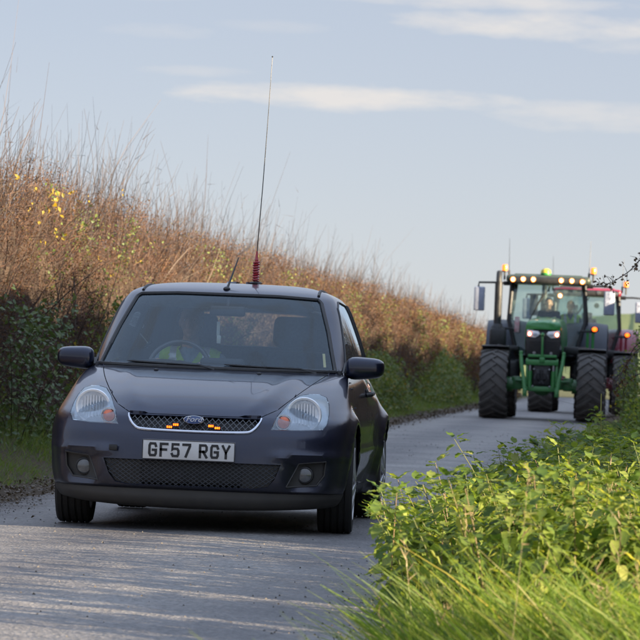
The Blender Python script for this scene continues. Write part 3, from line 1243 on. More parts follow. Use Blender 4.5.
# return walls of the grille opening
def recess(name, poly, depth, m, parent, yo=0.0):
    b = MB()
    ps = []
    for i in range(len(poly)):
        p, r = poly[i], poly[(i + 1) % len(poly)]
        for t in np.linspace(0, 1, 8, endpoint=False):
            ps.append((p[0] + (r[0] - p[0]) * t, p[1] + (r[1] - p[1]) * t))
    n = len(ps)
    vs = [Vector((x, surf_y(abs(x), z) + 0.003 + yo, z)) for x, z in ps] + [Vector((x, surf_y(abs(x), z) + depth, z)) for x, z in ps]
    b.add(vs, [(i, (i + 1) % n, n + (i + 1) % n, n + i) for i in range(n)])
    return b.build(name, m, parent, 30)


recess('grille_surround', GRILLE, 0.036, black_plastic, gback)
b = MB()
M = Matrix.Translation((0, surf_y(0, .634) - 0.012, .634)) @ Matrix.Rotation(math.pi / 2, 4, 'X') @ Matrix.Diagonal((1, 0.40, 1, 1))
b.lathe([(0.0, 0.012), (0.045, 0.011), (0.052, 0.009)], 40, M, mi=0)
b.lathe([(0.052, 0.009), (0.054, 0.013), (0.058, 0.012), (0.060, 0.004), (0.058, -0.02), (0.0, -0.02)], 40, M, mi=1)
badge = b.build('badge', [badge_blue, chrome], CAR, 50)


def text_mesh(name, s, size, m, parent, loc, rot, shear=0.0, ext=0.001, sx=1.0):
    cu = bpy.data.curves.new(name, 'FONT')
    cu.body = s
    cu.size = size
    cu.shear = shear
    cu.extrude = ext
    cu.align_x = 'CENTER'
    cu.align_y = 'CENTER'
    tmp = bpy.data.objects.new(name, cu)
    me = bpy.data.meshes.new_from_object(tmp)
    bpy.data.objects.remove(tmp)
    me.materials.clear()
    me.materials.append(m)
    o = bpy.data.objects.new(name, me)
    COL.objects.link(o)
    o.parent = parent
    o.location = loc
    o.rotation_euler = rot
    o.scale = (sx, 1, 1)
    return o


script_white = mat('badge_script', (0.7, 0.72, 0.75), (0.65, 0.67, 0.7), scale=40, rough=0.3, metal=0.3)
text_mesh('badge_script', 'Ford', 0.042, script_white, badge, (0.0, surf_y(0, .634) - 0.0245, .636), (math.pi / 2, 0, 0), shear=0.35, sx=1.12)

for sg, zc in ((-1, .599), (1, .601)):
    xs = sg * 0.117
    b = MB()
    for dx, dz in ((-0.018, -0.006 * -sg - 0.004), (0.018, 0.006 * -sg - 0.002)):
        b.box((xs + dx, surf_y(abs(xs), zc) - 0.006, zc + dz), (0.034, 0.016, 0.020), bev=0.003, seg=1)
    pod = b.build('strobe_light', black_plastic, CAR)
    b = MB()
    for dx, dz in ((-0.018, -0.006 * -sg - 0.004), (0.018, 0.006 * -sg - 0.002)):
        for k in range(3):
            b.box((xs + dx + (k - 1) * 0.0105, surf_y(abs(xs), zc) - 0.0155, zc + dz), (0.0075, 0.005, 0.012), bev=0.0015, seg=1)
    b.build('lit_diode', amber_led, pod)

# lower grille
lback = panel('lower_grille', lower_patch, plate_ink, CAR, 0.004, off=-0.035)
mesh_panel('grille_mesh', lback, in_poly(LOWER), 0.0335, 0.0235, -.5, .5, .258, .402, 0.0024, 0.014, grille_wire)
recess('grille_surround', LOWER, 0.04, black_plastic, lback)
for sg in (-1, 1):        # blanked outer thirds of the intake: a paler sheet behind the mesh
    b = MB()
    poly = [(.285, .262), (.36, .262), (.428, .277), (.462, .322), (.492, .398), (.285, .398)]
    n = len(poly)
    b.add([Vector((sg * x, surf_y(x, z) + 0.02, z)) for x, z in poly] + [Vector((sg * x, surf_y(x, z) + 0.026, z)) for x, z in poly],
          [tuple(range(n)), tuple(range(n, 2 * n))] + [(i, (i + 1) % n, n + (i + 1) % n, n + i) for i in range(n)])
    b.build('blanking_panel', lip_plastic, lback, smooth=False)

# fog lamps
for sg, patch in fog_patch:
    fb = panel('fog_light', patch, lip_plastic, CAR, 0.004, off=-0.018)
    poly = FOG if sg > 0 else flip(FOG)
    recess('fog_surround', poly, 0.024, black_plastic, fb)
    b = MB()
    pts = []
    for i in range(len(poly)):
        p, r = poly[i], poly[(i + 1) % len(poly)]
        for t in np.linspace(0, 1, 8, endpoint=False):
            x, z = p[0] + (r[0] - p[0]) * t, p[1] + (r[1] - p[1]) * t
            pts.append(Vector((x, surf_y(abs(x), z) + 0.001, z)))
    b.tube(pts + [pts[0]], 0.005, 6, caps=False)
    b.build('fog_bezel', lip_plastic, fb)
    cx_, cz_ = sg * 0.626, 0.347
    M = Matrix.Translation((cx_, surf_y(.626, cz_) + 0.016, cz_)) @ Matrix.Rotation(math.pi / 2, 4, 'X')
    b = MB()
    b.lathe([(0.0, 0.018), (0.02, 0.016), (0.038, 0.010)], 28, M, mi=0)
    b.lathe([(0.038, 0.010), (0.041, 0.016), (0.047, 0.014), (0.050, -0.01)], 28, M, mi=1)
    b.build('fog_lens', [mat('fog_lens_glass', (0.07, 0.075, 0.08), (0.11, 0.115, 0.12), scale=30, rough=0.15, coat=1), black_plastic], fb)

# number plate and its characters (raised ink, 79 mm high)
py_ = -0.024
b = MB()
b.box((-0.014, py_, 0.4615), (0.520, 0.008, 0.111), bev=0.0025, seg=2)
plate = b.build('number_plate', plate_white, CAR)
b = MB()
for (cx_, cz_, sx_, sz_) in [(-.014, .5145, .516, .004), (-.014, .4085, .516, .004), (-.272, .4615, .004, .108), (.244, .4615, .004, .108)]:
    b.box((cx_, py_ - 0.0042, cz_), (sx_, 0.0012, sz_))
b.build('plate_rim', black_plastic, plate)
H_, W2 = 0.079, 0.050
GL = {'G': [[(1, .80), (.86, 1), (.14, 1), (0, .84), (0, .16), (.14, 0), (.86, 0), (1, .16), (1, .46), (.55, .46)]],
      'F': [[(0, 0), (0, 1), (1, 1)], [(0, .52), (.82, .52)]],
      '5': [[(.95, 1), (.08, 1), (.04, .55), (.18, .62), (.82, .62), (1, .46), (1, .16), (.86, 0), (.14, 0), (0, .16)]],
      '7': [[(0, 1), (1, 1), (1, .88), (.42, 0)]],
      'R': [[(0, 0), (0, 1), (.82, 1), (1, .86), (1, .60), (.82, .46), (0, .46)], [(.48, .46), (1, 0)]],
      'Y': [[(0, 1), (.5, .46), (1, 1)], [(.5, .46), (.5, 0)]]}


def glyph(b, ch, x0, z0, wd, ht, st, y):
    for line in GL[ch]:
        pts = [Vector((x0 + st / 2 + p[0] * (wd - st), z0 + st / 2 + p[1] * (ht - st))) for p in line]
        L, Rr = [], []
        for i, p in enumerate(pts):
            d0 = (pts[i] - pts[i - 1]).normalized() if i else None
            d1 = (pts[i + 1] - pts[i]).normalized() if i < len(pts) - 1 else None
            if d0 is None:
                d0 = d1
                p = p - d1 * st / 2
            if d1 is None:
                d1 = d0
                p = p + d0 * st / 2
            nn = Vector((-(d0 + d1).y, (d0 + d1).x)).normalized()
            k = st / 2 / max(0.5, nn.dot(Vector((-d0.y, d0.x))))
            L.append(p + nn * k)
            Rr.append(p - nn * k)
        n = len(pts)
        vs = [Vector((p.x, y, p.y)) for p in L + Rr]
        vs += [v + Vector((0, 0.0016, 0)) for v in vs]
        fs = []
        for i in range(n - 1):
            fs.append((i, i + 1, n + i + 1, n + i))
            fs.append((i, i + 1, 2 * n + i + 1, 2 * n + i))
            fs.append((n + i, n + i + 1, 3 * n + i + 1, 3 * n + i))
        b.add(vs, fs)


xx = -0.014 - 0.2265
for k, ch in enumerate('GF57RGY'):
    b = MB()
    glyph(b, ch, xx, 0.4615 - H_ / 2, W2, H_, 0.0138, py_ - 0.0056 - 0.0004 * (k % 2))
    b.build('plate_character', plate_ink, plate, smooth=False)
    xx += W2 + (0.033 + 0.011 if k == 3 else 0.0135)

# small things of the nose: bonnet washer jets, tow-eye cover, bonnet edge crease
for sg in (-1, 1):
    b = MB()
    b.ball((sg * 0.30 - 0.02, 0.80, 0.903), (0.014, 0.018, 0.009), u=10, v=6)
    b.build('washer_jet', black_plastic, CAR)
b = MB()
b.box((-0.445, surf_y(.445, .462) - 0.0135, .462), (0.05, 0.006, 0.032), bev=0.004, rot=(0, 0, R(-17)))
b.build('tow_eye_cover', black_plastic, CAR)

# wipers on the screen
def wiper(x0, x1, dz0, dz1):
    b = MB()
    pts = []
    for t in np.linspace(0, 1, 12):
        x = x0 + (x1 - x0) * t
        z = 0.938 + dz0 + (dz1 - dz0) * t
        pts.append(Vector((x, surf_y(abs(x), z) - 0.012, z)))
    b.tube(pts, [0.004] + [0.0075] * 10 + [0.003], 6)
    b.tube([p + Vector((0, 0.004, -0.010)) for p in pts[1:-1]], 0.004, 5)
    arm = [Vector((x0 + (x1 - x0) * .02, surf_y(abs(x0), .92) - 0.004, .915)), pts[2] + Vector((0, -.012, .004)), pts[6] + Vector((0, -0.012, 0.002))]
    b.tube(arm, [0.011, 0.007, 0.005], 6)
    b.build('wiper', black_plastic, CAR)


wiper(0.02, -0.52, -0.008, 0.012)
wiper(0.60, 0.06, -0.006, 0.010)
b = MB()     # scuttle below the glass
for sgn in (0,):
    vs, fs = [], []
    xs_ = np.linspace(-.66, .66, 41)
    for x in xs_:
        for z in (.9125, .924):
            vs.append(Vector((x, surf_y(abs(x), z) + 0.004, z)))
    fs = [(2 * i, 2 * i + 1, 2 * i + 3, 2 * i + 2) for i in range(40)]
    b.add(vs, fs)
b.build('scuttle', black_plastic, CAR)

# doors with handle, window, mirror
for sg in (-1, 1):
    d = panel('door', door_patch[sg], paint, CAR, 0.012)
    r1, r2 = rim_loop(win_patch[sg]), rim_loop(win2_patch[sg])
    panel('side_window', win_patch[sg], side_glass, d, 0)
    panel('quarter_window', win2_patch[sg], side_glass, CAR, 0)
    seal('window_seal', r1, 0.008, black_plastic, d)
    seal('window_seal', r2, 0.008, black_plastic, CAR)
    b = MB()
    hx = surf_x(.80)
    b.tube([Vector((sg * (hx + 0.004), 2.19, .792)), Vector((sg * (hx + 0.034), 2.21, .797)), Vector((sg * (hx + 0.036), 2.33, .803)), Vector((sg * (hx + 0.004), 2.36, .80))], [0.011, 0.014, 0.014, 0.011], 8)
    b.ball((sg * (hx + .002), 2.27, .80), (0.008, 0.065, 0.035), u=14, v=8)
    b.build('door_handle', black_plastic, d)
    # mirror: cap, glass, arm
    me_ = bpy.data.meshes.new('wing_mirror')
    mb = bmesh.new()
    bmesh.ops.create_cube(mb, size=1)
    bmesh.ops.subdivide_edges(mb, edges=mb.edges, cuts=7, use_grid_fill=True)
    for v in mb.verts:
        p = v.co * 2
        # superellipsoid rounding
        nrm = (abs(p.x) ** 4.2 + abs(p.y) ** 3 + abs(p.z) ** 3.6) ** (1 / 3.6)
        p = p / max(nrm, 1e-6)
        x = p.x * 0.112
        z = p.z * 0.064 * (1 - 0.13 * (p.x))
        z += 0.010 * p.x * 0.3
        y = p.y * 0.075 * (1.0 if p.y < 0 else 0.55) + 0.02 * p.x
        v.co = Vector((sg * (x + 0.862), y + 1.26, z + 0.962 - 0.004))
    bmesh.ops.recalc_face_normals(mb, faces=mb.faces)
    for f in mb.faces:
        f.smooth = True
    mb.to_mesh(me_)
    mb.free()
    me_.materials.append(paint)
    mo = bpy.data.objects.new('wing_mirror', me_)
    COL.objects.link(mo)
    mo.parent = d
    b = MB()
    b.add([Vector((sg * (0.735), 1.24, .925)), Vector((sg * .80, 1.225, .935)), Vector((sg * .80, 1.225, .915)), Vector((sg * .737, 1.24, .885)),
           Vector((sg * .715, 1.40, .965)), Vector((sg * .79, 1.31, .96)), Vector((sg * .79, 1.31, .91)), Vector((sg * .74, 1.38, .89))],
          [(0, 1, 2, 3), (4, 5, 6, 7), (0, 1, 5, 4), (2, 3, 7, 6), (1, 2, 6, 5), (0, 3, 7, 4)])
    b.prism([(1.19, .925), (1.33, .945), (1.34, .99)], 0.012, Matrix(((0, 0, sg, sg * .731), (1, 0, 0, 0), (0, 1, 0, 0), (0, 0, 0, 1))))
    b.build('mirror_arm', black_plastic, d)

# floor pan, engine bay block, arch liners
b = MB()
b.box((0, 1.95, .215), (1.36, 3.3, .05), bev=0.01)
b.box((0, .50, .42), (1.0, .55, .36), bev=0.05)
b.box((0, .93, .62), (1.30, .03, .55), bev=0.01)
b.box((0, 2.0, .165), (.30, 2.2, .06), bev=0.02)
b.tube([(-.42, 2.6, .19), (-.42, 3.9, .20)], 0.028, 10)
b.build('underbody', black_plastic, CAR)
for cy in (FA, RA):
    for sg in (-1, 1):
        b = MB()
        vs, fs = [], []
        N = 24
        for k in range(N + 1):
            a = math.pi * k / N * 1.12 - 0.19
            for x in (0.80, 0.50):
                vs.append(Vector((sg * x, cy + 0.352 * math.cos(a), 0.292 + 0.352 * math.sin(a))))
        fs = [(2 * k, 2 * k + 1, 2 * k + 3, 2 * k + 2) for k in range(N)]
        base = len(vs)
        vs += [Vector((sg * .50, cy + 0.352 * math.cos(math.pi * k / N), 0.292 + 0.352 * math.sin(math.pi * k / N))) for k in range(N + 1)]
        fs.append(tuple(range(base, base + N + 1)))
        b.add(vs, fs)
        b.build('wheel_arch_liner', black_plastic, CAR)

# wheels
def make_wheel():
    wroot = empty('wheel')
    wroot.parent = CAR
    RX = Matrix.Rotation(math.pi / 2, 4, 'Y')
    b = MB()
    prof = [(.205, -.085), (.225, -.094), (.255, -.100), (.275, -.097), (.2865, -.084)]
    g = [-.058, -.022, .018, .054]
    for gx in g:
        prof += [(.2895, gx - .0065), (.281, gx - .005), (.281, gx + .005), (.2895, gx + .0065)]
    prof += [(.2865, .084), (.275, .097), (.255, .100), (.225, .094), (.205, .085)]
    b.lathe(prof, 72, RX)
    b.build('tyre', rubber, wroot, 30)
    b = MB()
    b.lathe([(.206, -.09), (.198, -.085), (.192, .03), (.196, .088), (.206, .100), (.213, .094)], 48, RX)
    for k in range(7):
        a = 2 * math.pi * k / 7
        M = Matrix.Rotation(a, 4, 'X')
        b.box(M @ Vector((.088, 0, .122)), (.028, .044, .165), rot=M @ Matrix.Rotation(R(-7), 4, 'Y'), bev=.007)
    b.lathe([(0, .104), (.03, .102), (.055, .092), (.06, .05), (.02, .04)], 24, RX)
    b.build('rim', alloy, wroot, 40)
    b = MB()
    b.lathe([(0, .01), (.13, .01), (.135, 0), (.13, -.01), (0, -.01)], 32, RX)
    b.build('brake_disc', mat('brake_disc', (.10, .095, .09), (.14, .13, .12), rough=.4, metal=.8), wroot, 40)
    return wroot


w0 = make_wheel()
first = True
for cy in (FA, RA):
    for sg in (1, -1):
        wv = w0 if first else copy_tree(w0, CAR)
        first = False
        wv.parent = CAR
        wv.location = (sg * 0.757, cy, 0.2895)
        wv.rotation_euler = (random.uniform(0, 6), 0, (0 if sg > 0 else math.pi) + (R(2.5) if cy == FA else 0))

# cabin
b = MB()
vs, fs = [], []
xs_ = np.linspace(-.70, .70, 29)
prof = [(.93, .905), (1.05, .925), (1.25, .945), (1.42, .935), (1.50, .88), (1.52, .60)]
for x in xs_:
    for y, z in prof:
        yy = y + (abs(x) / .7) ** 2.5 * (.22 if y < 1.2 else 0.0)
        hump = .022 * math.exp(-((x + .34) / .16) ** 2) * (1.15 < y < 1.45)
        vs.append(Vector((x, yy, z + hump)))
n = len(prof)
fs = [(i * n + j, i * n + j + 1, (i + 1) * n + j + 1, (i + 1) * n + j) for i in range(28) for j in range(n - 1)]
b.add(vs, fs)
b.box((0, 1.38, .955), (.26, .10, .06), bev=.02)
b.build('dashboard', trim_dark, CAR, 50)
b = MB()
M = Matrix.Translation((-.29, 1.63, .905)) @ Matrix.Rotation(R(66), 4, 'X')
b.lathe([(.185 + .0145 * math.cos(a), .0145 * math.sin(a)) for a in np.linspace(0, 2 * math.pi, 10, endpoint=False)], 44, M, close=True)
for a in (R(20), R(160), R(270)):
    b.tube([M @ Vector((.05 * math.cos(a), .05 * math.sin(a), -.02)), M @ Vector((.18 * math.cos(a), .18 * math.sin(a), 0))], [.02, .014], 6)
b.ball(M @ Vector((0, 0, -.02)), (.07, .07, .05), M=Matrix.Rotation(R(66), 4, 'X'))
b.build('steering_wheel', mat('wheel_rim_leather', (.05, .052, .056), (.075, .078, .08), rough=.35), CAR)


def seat(x, y0):
    b = MB()
    b.box((x, y0, .46), (.50, .52, .16), bev=.05, seg=3)
    M = Matrix.Translation((x, y0 + .30, .76)) @ Matrix.Rotation(R(-18), 4, 'X')
    b.box((0, 0, 0), (.49, .14, .60), rot=M, bev=.06, seg=3)
    for sg in (-1, 1):
        b.box((0, 0, 0), (.085, .12, .46), rot=M @ Matrix.Translation((sg * .215, -.06, -.02)), bev=.035, seg=3)
    s = b.build('seat', seat_cloth, CAR, 60)
    b = MB()
    b.box((0, 0, 0), (.27, .10, .20), rot=M @ Matrix.Translation((0, -.01, .42)), bev=.045, seg=3)
    for sg in (-1, 1):
        b.tube([M @ Vector((sg * .06, 0, .28)), M @ Vector((sg * .06, 0, .36))], .006, 6)
    b.build('headrest', seat_cloth, s, 60)


seat(-.29, 2.02)
seat(.33, 2.02)
b = MB()
b.box((0, 2.95, .50), (1.24, .5, .20), bev=.06)
b.box((0, 3.22, .80), (1.22, .16, .56), rot=(R(-18), 0, 0), bev=.06)
b.build('rear_seat', seat_cloth, CAR, 60)
for x in (-.36, .36):
    b = MB()
    b.box((x, 3.28, 1.12), (.26, .09, .16), rot=(R(-12), 0, 0), bev=.04, seg=3)
    b.build('rear_headrest', seat_cloth, CAR, 60)
for sg in (-1, 1):       # inner door cards and B pillars
    b = MB()
    b.box((sg * .715, 1.85, .70), (.03, 1.4, .48), bev=.012)
    b.build('door_card', trim_dark, CAR)
    b = MB()
    b.tube([(sg * (surf_x(z - .02) - .035), 2.36, z) for z in (.97, 1.08, 1.2, 1.31)], .022, 8)
    b.build('pillar_trim', trim_dark, CAR)
b = MB()
vs = []
for y in np.linspace(1.75, 3.3, 10):
    for x in np.linspace(-.47, .47, 9):
        vs.append(Vector((x, y, 1.372 + .035 * (1 - (x / .5) ** 2))))
b.add(vs, [(i * 9 + j, i * 9 + j + 1, (i + 1) * 9 + j + 1, (i + 1) * 9 + j) for i in range(9) for j in range(8)])
b.build('headlining', trim_light, CAR)
for sg in (-1, 1):
    b = MB()
    b.box((sg * .30, 1.70, 1.325), (.40, .15, .022), rot=(R(-30), 0, 0), bev=.01)
    b.build('sun_visor', trim_light, CAR)
b = MB()
b.box((0.005, 1.50, 1.268), (.215, .03, .062), rot=(R(-5), 0, 0), bev=.014, seg=3)
b.tube([(0.005, 1.50, 1.29), (0.005, 1.545, 1.345)], .01, 8)
b.build('rear_view_mirror', black_plastic, CAR)
# tax-disc sized sticker low in the corner of the screen
b = MB()
zz_ = (.955, 1.035)
vs = [Vector((x, surf_y(x, z) + .004, z)) for z in zz_ for x in (.628 - (z - .95) * .22, .642 - (z - .95) * .22)]
vs += [v + Vector((0, .003, 0)) for v in vs]
b.add(vs, [(0, 1, 3, 2), (4, 5, 7, 6), (0, 1, 5, 4), (2, 3, 7, 6), (0, 2, 6, 4), (1, 3, 7, 5)])
b.build('screen_sticker', mat('sticker_yellow', (.75, .65, .32), (.7, .6, .28), rough=.6), CAR, smooth=False)

# factory roof aerial
b = MB()
b.ball((-.02, 1.64, 1.402), (.022, .035, .016))
b.tube([(-.02, 1.64, 1.40), (-.014, 1.68, 1.43), (.02, 1.86, 1.60)], [.010, .007, .0036], 8)
b.build('roof_aerial', black_plastic, CAR)

# tail lamps (out of sight from the front, there from the side)
for sg in (-1, 1):
    b = MB()
    b.box((sg * .60, 3.755, .99), (.10, .10, .34), rot=(0, R(-8) * sg, R(20) * sg), bev=.03, seg=3)
    b.build('tail_light', mat('tail_lamp_red', (.35, .01, .01), (.3, .02, .02), rough=.2, coat=1), CAR)

# the long whip on its red spring, clamped to the roof: a thing of its own
whip_red = mat('whip_red', (.40, .008, .02), (.30, .007, .016), scale=30, rough=.35, coat=.5)
whip_steel = mat('whip_steel', (.03, .03, .032), (.05, .05, .05), scale=30, rough=.35, metal=.6)
WH = empty('whip_aerial', (-2.45 + .085, 20.75 + 2.3, 1.449), 0,
           label='very tall thin whip aerial on a red coil spring standing on the car roof', cat='aerial')
b = MB()
b.lathe([(0, .014), (.03, .012), (.042, .004), (.042, 0), (0, 0)], 20)
b.build('magnet_base', black_plastic, WH)
b = MB()
pts = [Vector((.0165 * math.cos(a), .0165 * math.sin(a), .014 + .122 * a / (2 * math.pi * 8))) for a in np.linspace(0, 2 * math.pi * 8, 160)]
b.tube(pts, .0062, 6)
b.tube([(0, 0, .01), (0, 0, .15)], .0105, 8)
b.tube([(0, 0, .148), (0, 0, .155), (0.001, 0, .20)], [.014, .010, .005], 8)
b.build('spring', whip_red, WH)
b = MB()
b.tube([(0.001, 0, .20), (.02, 0, .60), (.035, 0, 1.0), (.048, 0, 1.408)], [.0034, .003, .0024, .0018], 6)
b.ball((.048, 0, 1.41), .005, u=8, v=6)
b.build('rod', whip_steel, WH)
# hanging air freshener under the mirror
AF = empty('air_freshener', (-2.45 - .055, 20.75 + 1.535, 1.255), 0,
           label='small pale air freshener hanging below the rear view mirror of the car', cat='air freshener')
b = MB()
b.tube([(0.02, 0, 0), (0.01, .002, -.06)], .0016, 5)
b.build('string', plate_white, AF)
b = MB()
b.box((0.005, .003, -.10), (.020, .006, .085), bev=.002)
b.box((0.01, .003, -.165), (.026, .012, .05), bev=.005)
b.build('tag', mat('freshener_card', (.55, .6, .55), (.6, .58, .4), scale=20, rough=.6), AF)
# ------------------------------------------------------------------ plants
def at(px, py, v):
    a, e = px_dir(px, py)
    uu = math.tan(a) * v
    return (uu, v, .97 + math.tan(e) * math.hypot(uu, v))


def ribbons(P, D, L, W, bend, seg=2, wdir=None, taper=0.15, rng=RNG):
    """thin bent strips: root P (n,3), direction D, length L, width W, bend vector (n,3) added * t^2. -> V, F"""
    n = len(P)
    t = np.linspace(0, 1, seg + 1)
    ctr = P[:, None, :] + D[:, None, :] * (L[:, None] * t)[:, :, None] + bend[:, None, :] * (t ** 2)[None, :, None]
    if wdir is None:
        r = rng.normal(size=(n, 3))
        wdir = np.cross(D, r)
        wdir /= np.linalg.norm(wdir, axis=1, keepdims=True) + 1e-9
    ww = (W[:, None] * (1 - (1 - taper) * t)[None, :])[:, :, None] * wdir[:, None, :] * 0.5
    V = np.stack([ctr - ww, ctr + ww], 2).reshape(-1, 3)
    b = (np.arange(n) * (seg + 1) * 2)[:, None] + (np.arange(seg) * 2)[None, :]
    F = np.stack([b, b + 1, b + 3, b + 2], -1).reshape(-1, 4)
    return V, F


def twigs3(P, D, L, W, bend, seg=2, rng=RNG):
    """three-sided tapering stems, real thickness"""
    n = len(P)
    t = np.linspace(0, 1, seg + 1)
    ctr = P[:, None, :] + D[:, None, :] * (L[:, None] * t)[:, :, None] + bend[:, None, :] * (t ** 2)[None, :, None]
    a = np.cross(D, rng.normal(size=(n, 3)))
    a /= np.linalg.norm(a, axis=1, keepdims=True) + 1e-9
    b_ = np.cross(D, a)
    rad = 0.5 * W[:, None] * (1 - 0.75 * t)[None, :]
    rings = []
    for k in range(3):
        c, s = math.cos(k * 2.0944), math.sin(k * 2.0944)
        rings.append(ctr + rad[:, :, None] * (a * c + b_ * s)[:, None, :])
    V = np.stack(rings, 2).reshape(-1, 3)
    q = (np.arange(n) * (seg + 1) * 3)[:, None] + (np.arange(seg) * 3)[None, :]
    F = []
    for k in range(3):
        k2 = (k + 1) % 3
        F.append(np.stack([q + k, q + k2, q + 3 + k2, q + 3 + k], -1).reshape(-1, 4))
    return V, np.concatenate(F)


def leaves(P, N, T, S, ratio=0.55, fold=0.25):
    """folded diamond-ish leaves, 6 verts / 4 quads->2 quads halves: centre P, normal N, long axis T, size S"""
    B = np.cross(N, T)
    B /= np.linalg.norm(B, axis=1, keepdims=True) + 1e-9
    S_ = S[:, None]
    tip = P + T * S_ * .5
    root = P - T * S_ * .5
    m1 = P - T * S_ * .08 + B * S_ * .5 * ratio + N * S_ * fold * .3
    m2 = P - T * S_ * .08 - B * S_ * .5 * ratio + N * S_ * fold * .3
    mid = P + N * S_ * -.05
    V = np.stack([root, m1, tip, m2, mid], 1).reshape(-1, 3)
    b = np.arange(len(P)) * 5
    F = np.concatenate([np.stack([b, b + 1, b + 2, b + 4], -1), np.stack([b, b + 4, b + 2, b + 3], -1)])
    return V, F


def unit(v):
    return v / (np.linalg.norm(v, axis=1, keepdims=True) + 1e-9)


def rvec(n, rng=RNG):
    return unit(rng.normal(size=(n, 3)))


twig_mat = leaf_mat('hedge_twig', [(0, (.07, .05, .042)), (.3, (.048, .027, .022)), (.6, (.088, .045, .031)), (.85, (.14, .074, .045)), (1, (.10, .075, .06))], rough=.7, trans=0.0, spec=.25)
wood_mat = leaf_mat('hedge_wood', [(0, (.045, .034, .028)), (.5, (.08, .06, .048)), (1, (.12, .095, .078))], rough=.8, trans=0)
shoot_mat = leaf_mat('hedge_shoot', [(0, (.022, .016, .014)), (.5, (.042, .028, .022)), (1, (.085, .055, .04))], rough=.65, trans=0.0, spec=.25)
dry_mat = leaf_mat('hedge_dry_leaf', [(0, (.09, .045, .028)), (.35, (.095, .045, .026)), (.7, (.15, .075, .037)), (.92, (.165, .10, .042)), (1, (.12, .12, .04))], rough=.6, trans=.35)
green_mat = leaf_mat('bramble_leaf', [(0, (.075, .115, .034)), (.45, (.12, .18, .048)), (.8, (.17, .22, .06)), (.95, (.24, .23, .06)), (1, (.3, .22, .05))], rough=.5, trans=.4)
yellow_mat = leaf_mat('yellow_leaf', [(0, (.40, .29, .03)), (.6, (.46, .34, .05)), (1, (.30, .26, .06))], rough=.5, trans=.5)
ivy_mat = leaf_mat('ivy_leaf', [(0, (.06, .10, .04)), (.6, (.085, .135, .05)), (1, (.13, .165, .055))], rough=.4, trans=.25)
grass_mat = leaf_mat('verge_grass', [(0, (.09, .155, .036)), (.4, (.135, .215, .05)), (.8, (.19, .26, .068)), (.95, (.17, .16, .07)), (1, (.24, .20, .11))], rough=.5, trans=.45)
lush_mat = leaf_mat('lush_grass', [(0, (.09, .17, .028)), (.4, (.15, .235, .04)), (.75, (.21, .285, .06)), (.93, (.29, .30, .10)), (1, (.38, .33, .17))], rough=.42, trans=.58)
nettle_mat = leaf_mat('nettle_leaf', [(0, (.06, .115, .025)), (.3, (.11, .175, .035)), (.65, (.18, .245, .05)), (.9, (.24, .29, .065)), (1, (.29, .30, .08))], rough=.6, trans=.5, spec=.3)
stem_mat = leaf_mat('nettle_stem', [(0, (.10, .13, .035)), (.5, (.13, .13, .04)), (1, (.16, .10, .05))], rough=.6, trans=0)
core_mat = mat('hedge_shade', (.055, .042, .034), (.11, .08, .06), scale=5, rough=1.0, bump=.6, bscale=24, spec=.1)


def hedge_core(parent, u0, u1, v0, v1, Hf, name='inner_hull'):
    """dark hull added inside a hedge: blocks sun and sight, stands for inner shade"""
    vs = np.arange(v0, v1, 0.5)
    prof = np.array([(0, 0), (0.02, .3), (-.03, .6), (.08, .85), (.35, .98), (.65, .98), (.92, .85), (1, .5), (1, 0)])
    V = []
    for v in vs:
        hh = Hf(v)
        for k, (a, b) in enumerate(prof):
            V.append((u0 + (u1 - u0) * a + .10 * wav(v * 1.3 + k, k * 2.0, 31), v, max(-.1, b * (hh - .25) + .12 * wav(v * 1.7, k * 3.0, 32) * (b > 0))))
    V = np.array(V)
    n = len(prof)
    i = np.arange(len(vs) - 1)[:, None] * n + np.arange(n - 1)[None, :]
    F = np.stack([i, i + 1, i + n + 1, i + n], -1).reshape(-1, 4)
    return np_mesh(name, V, F, core_mat, parent)


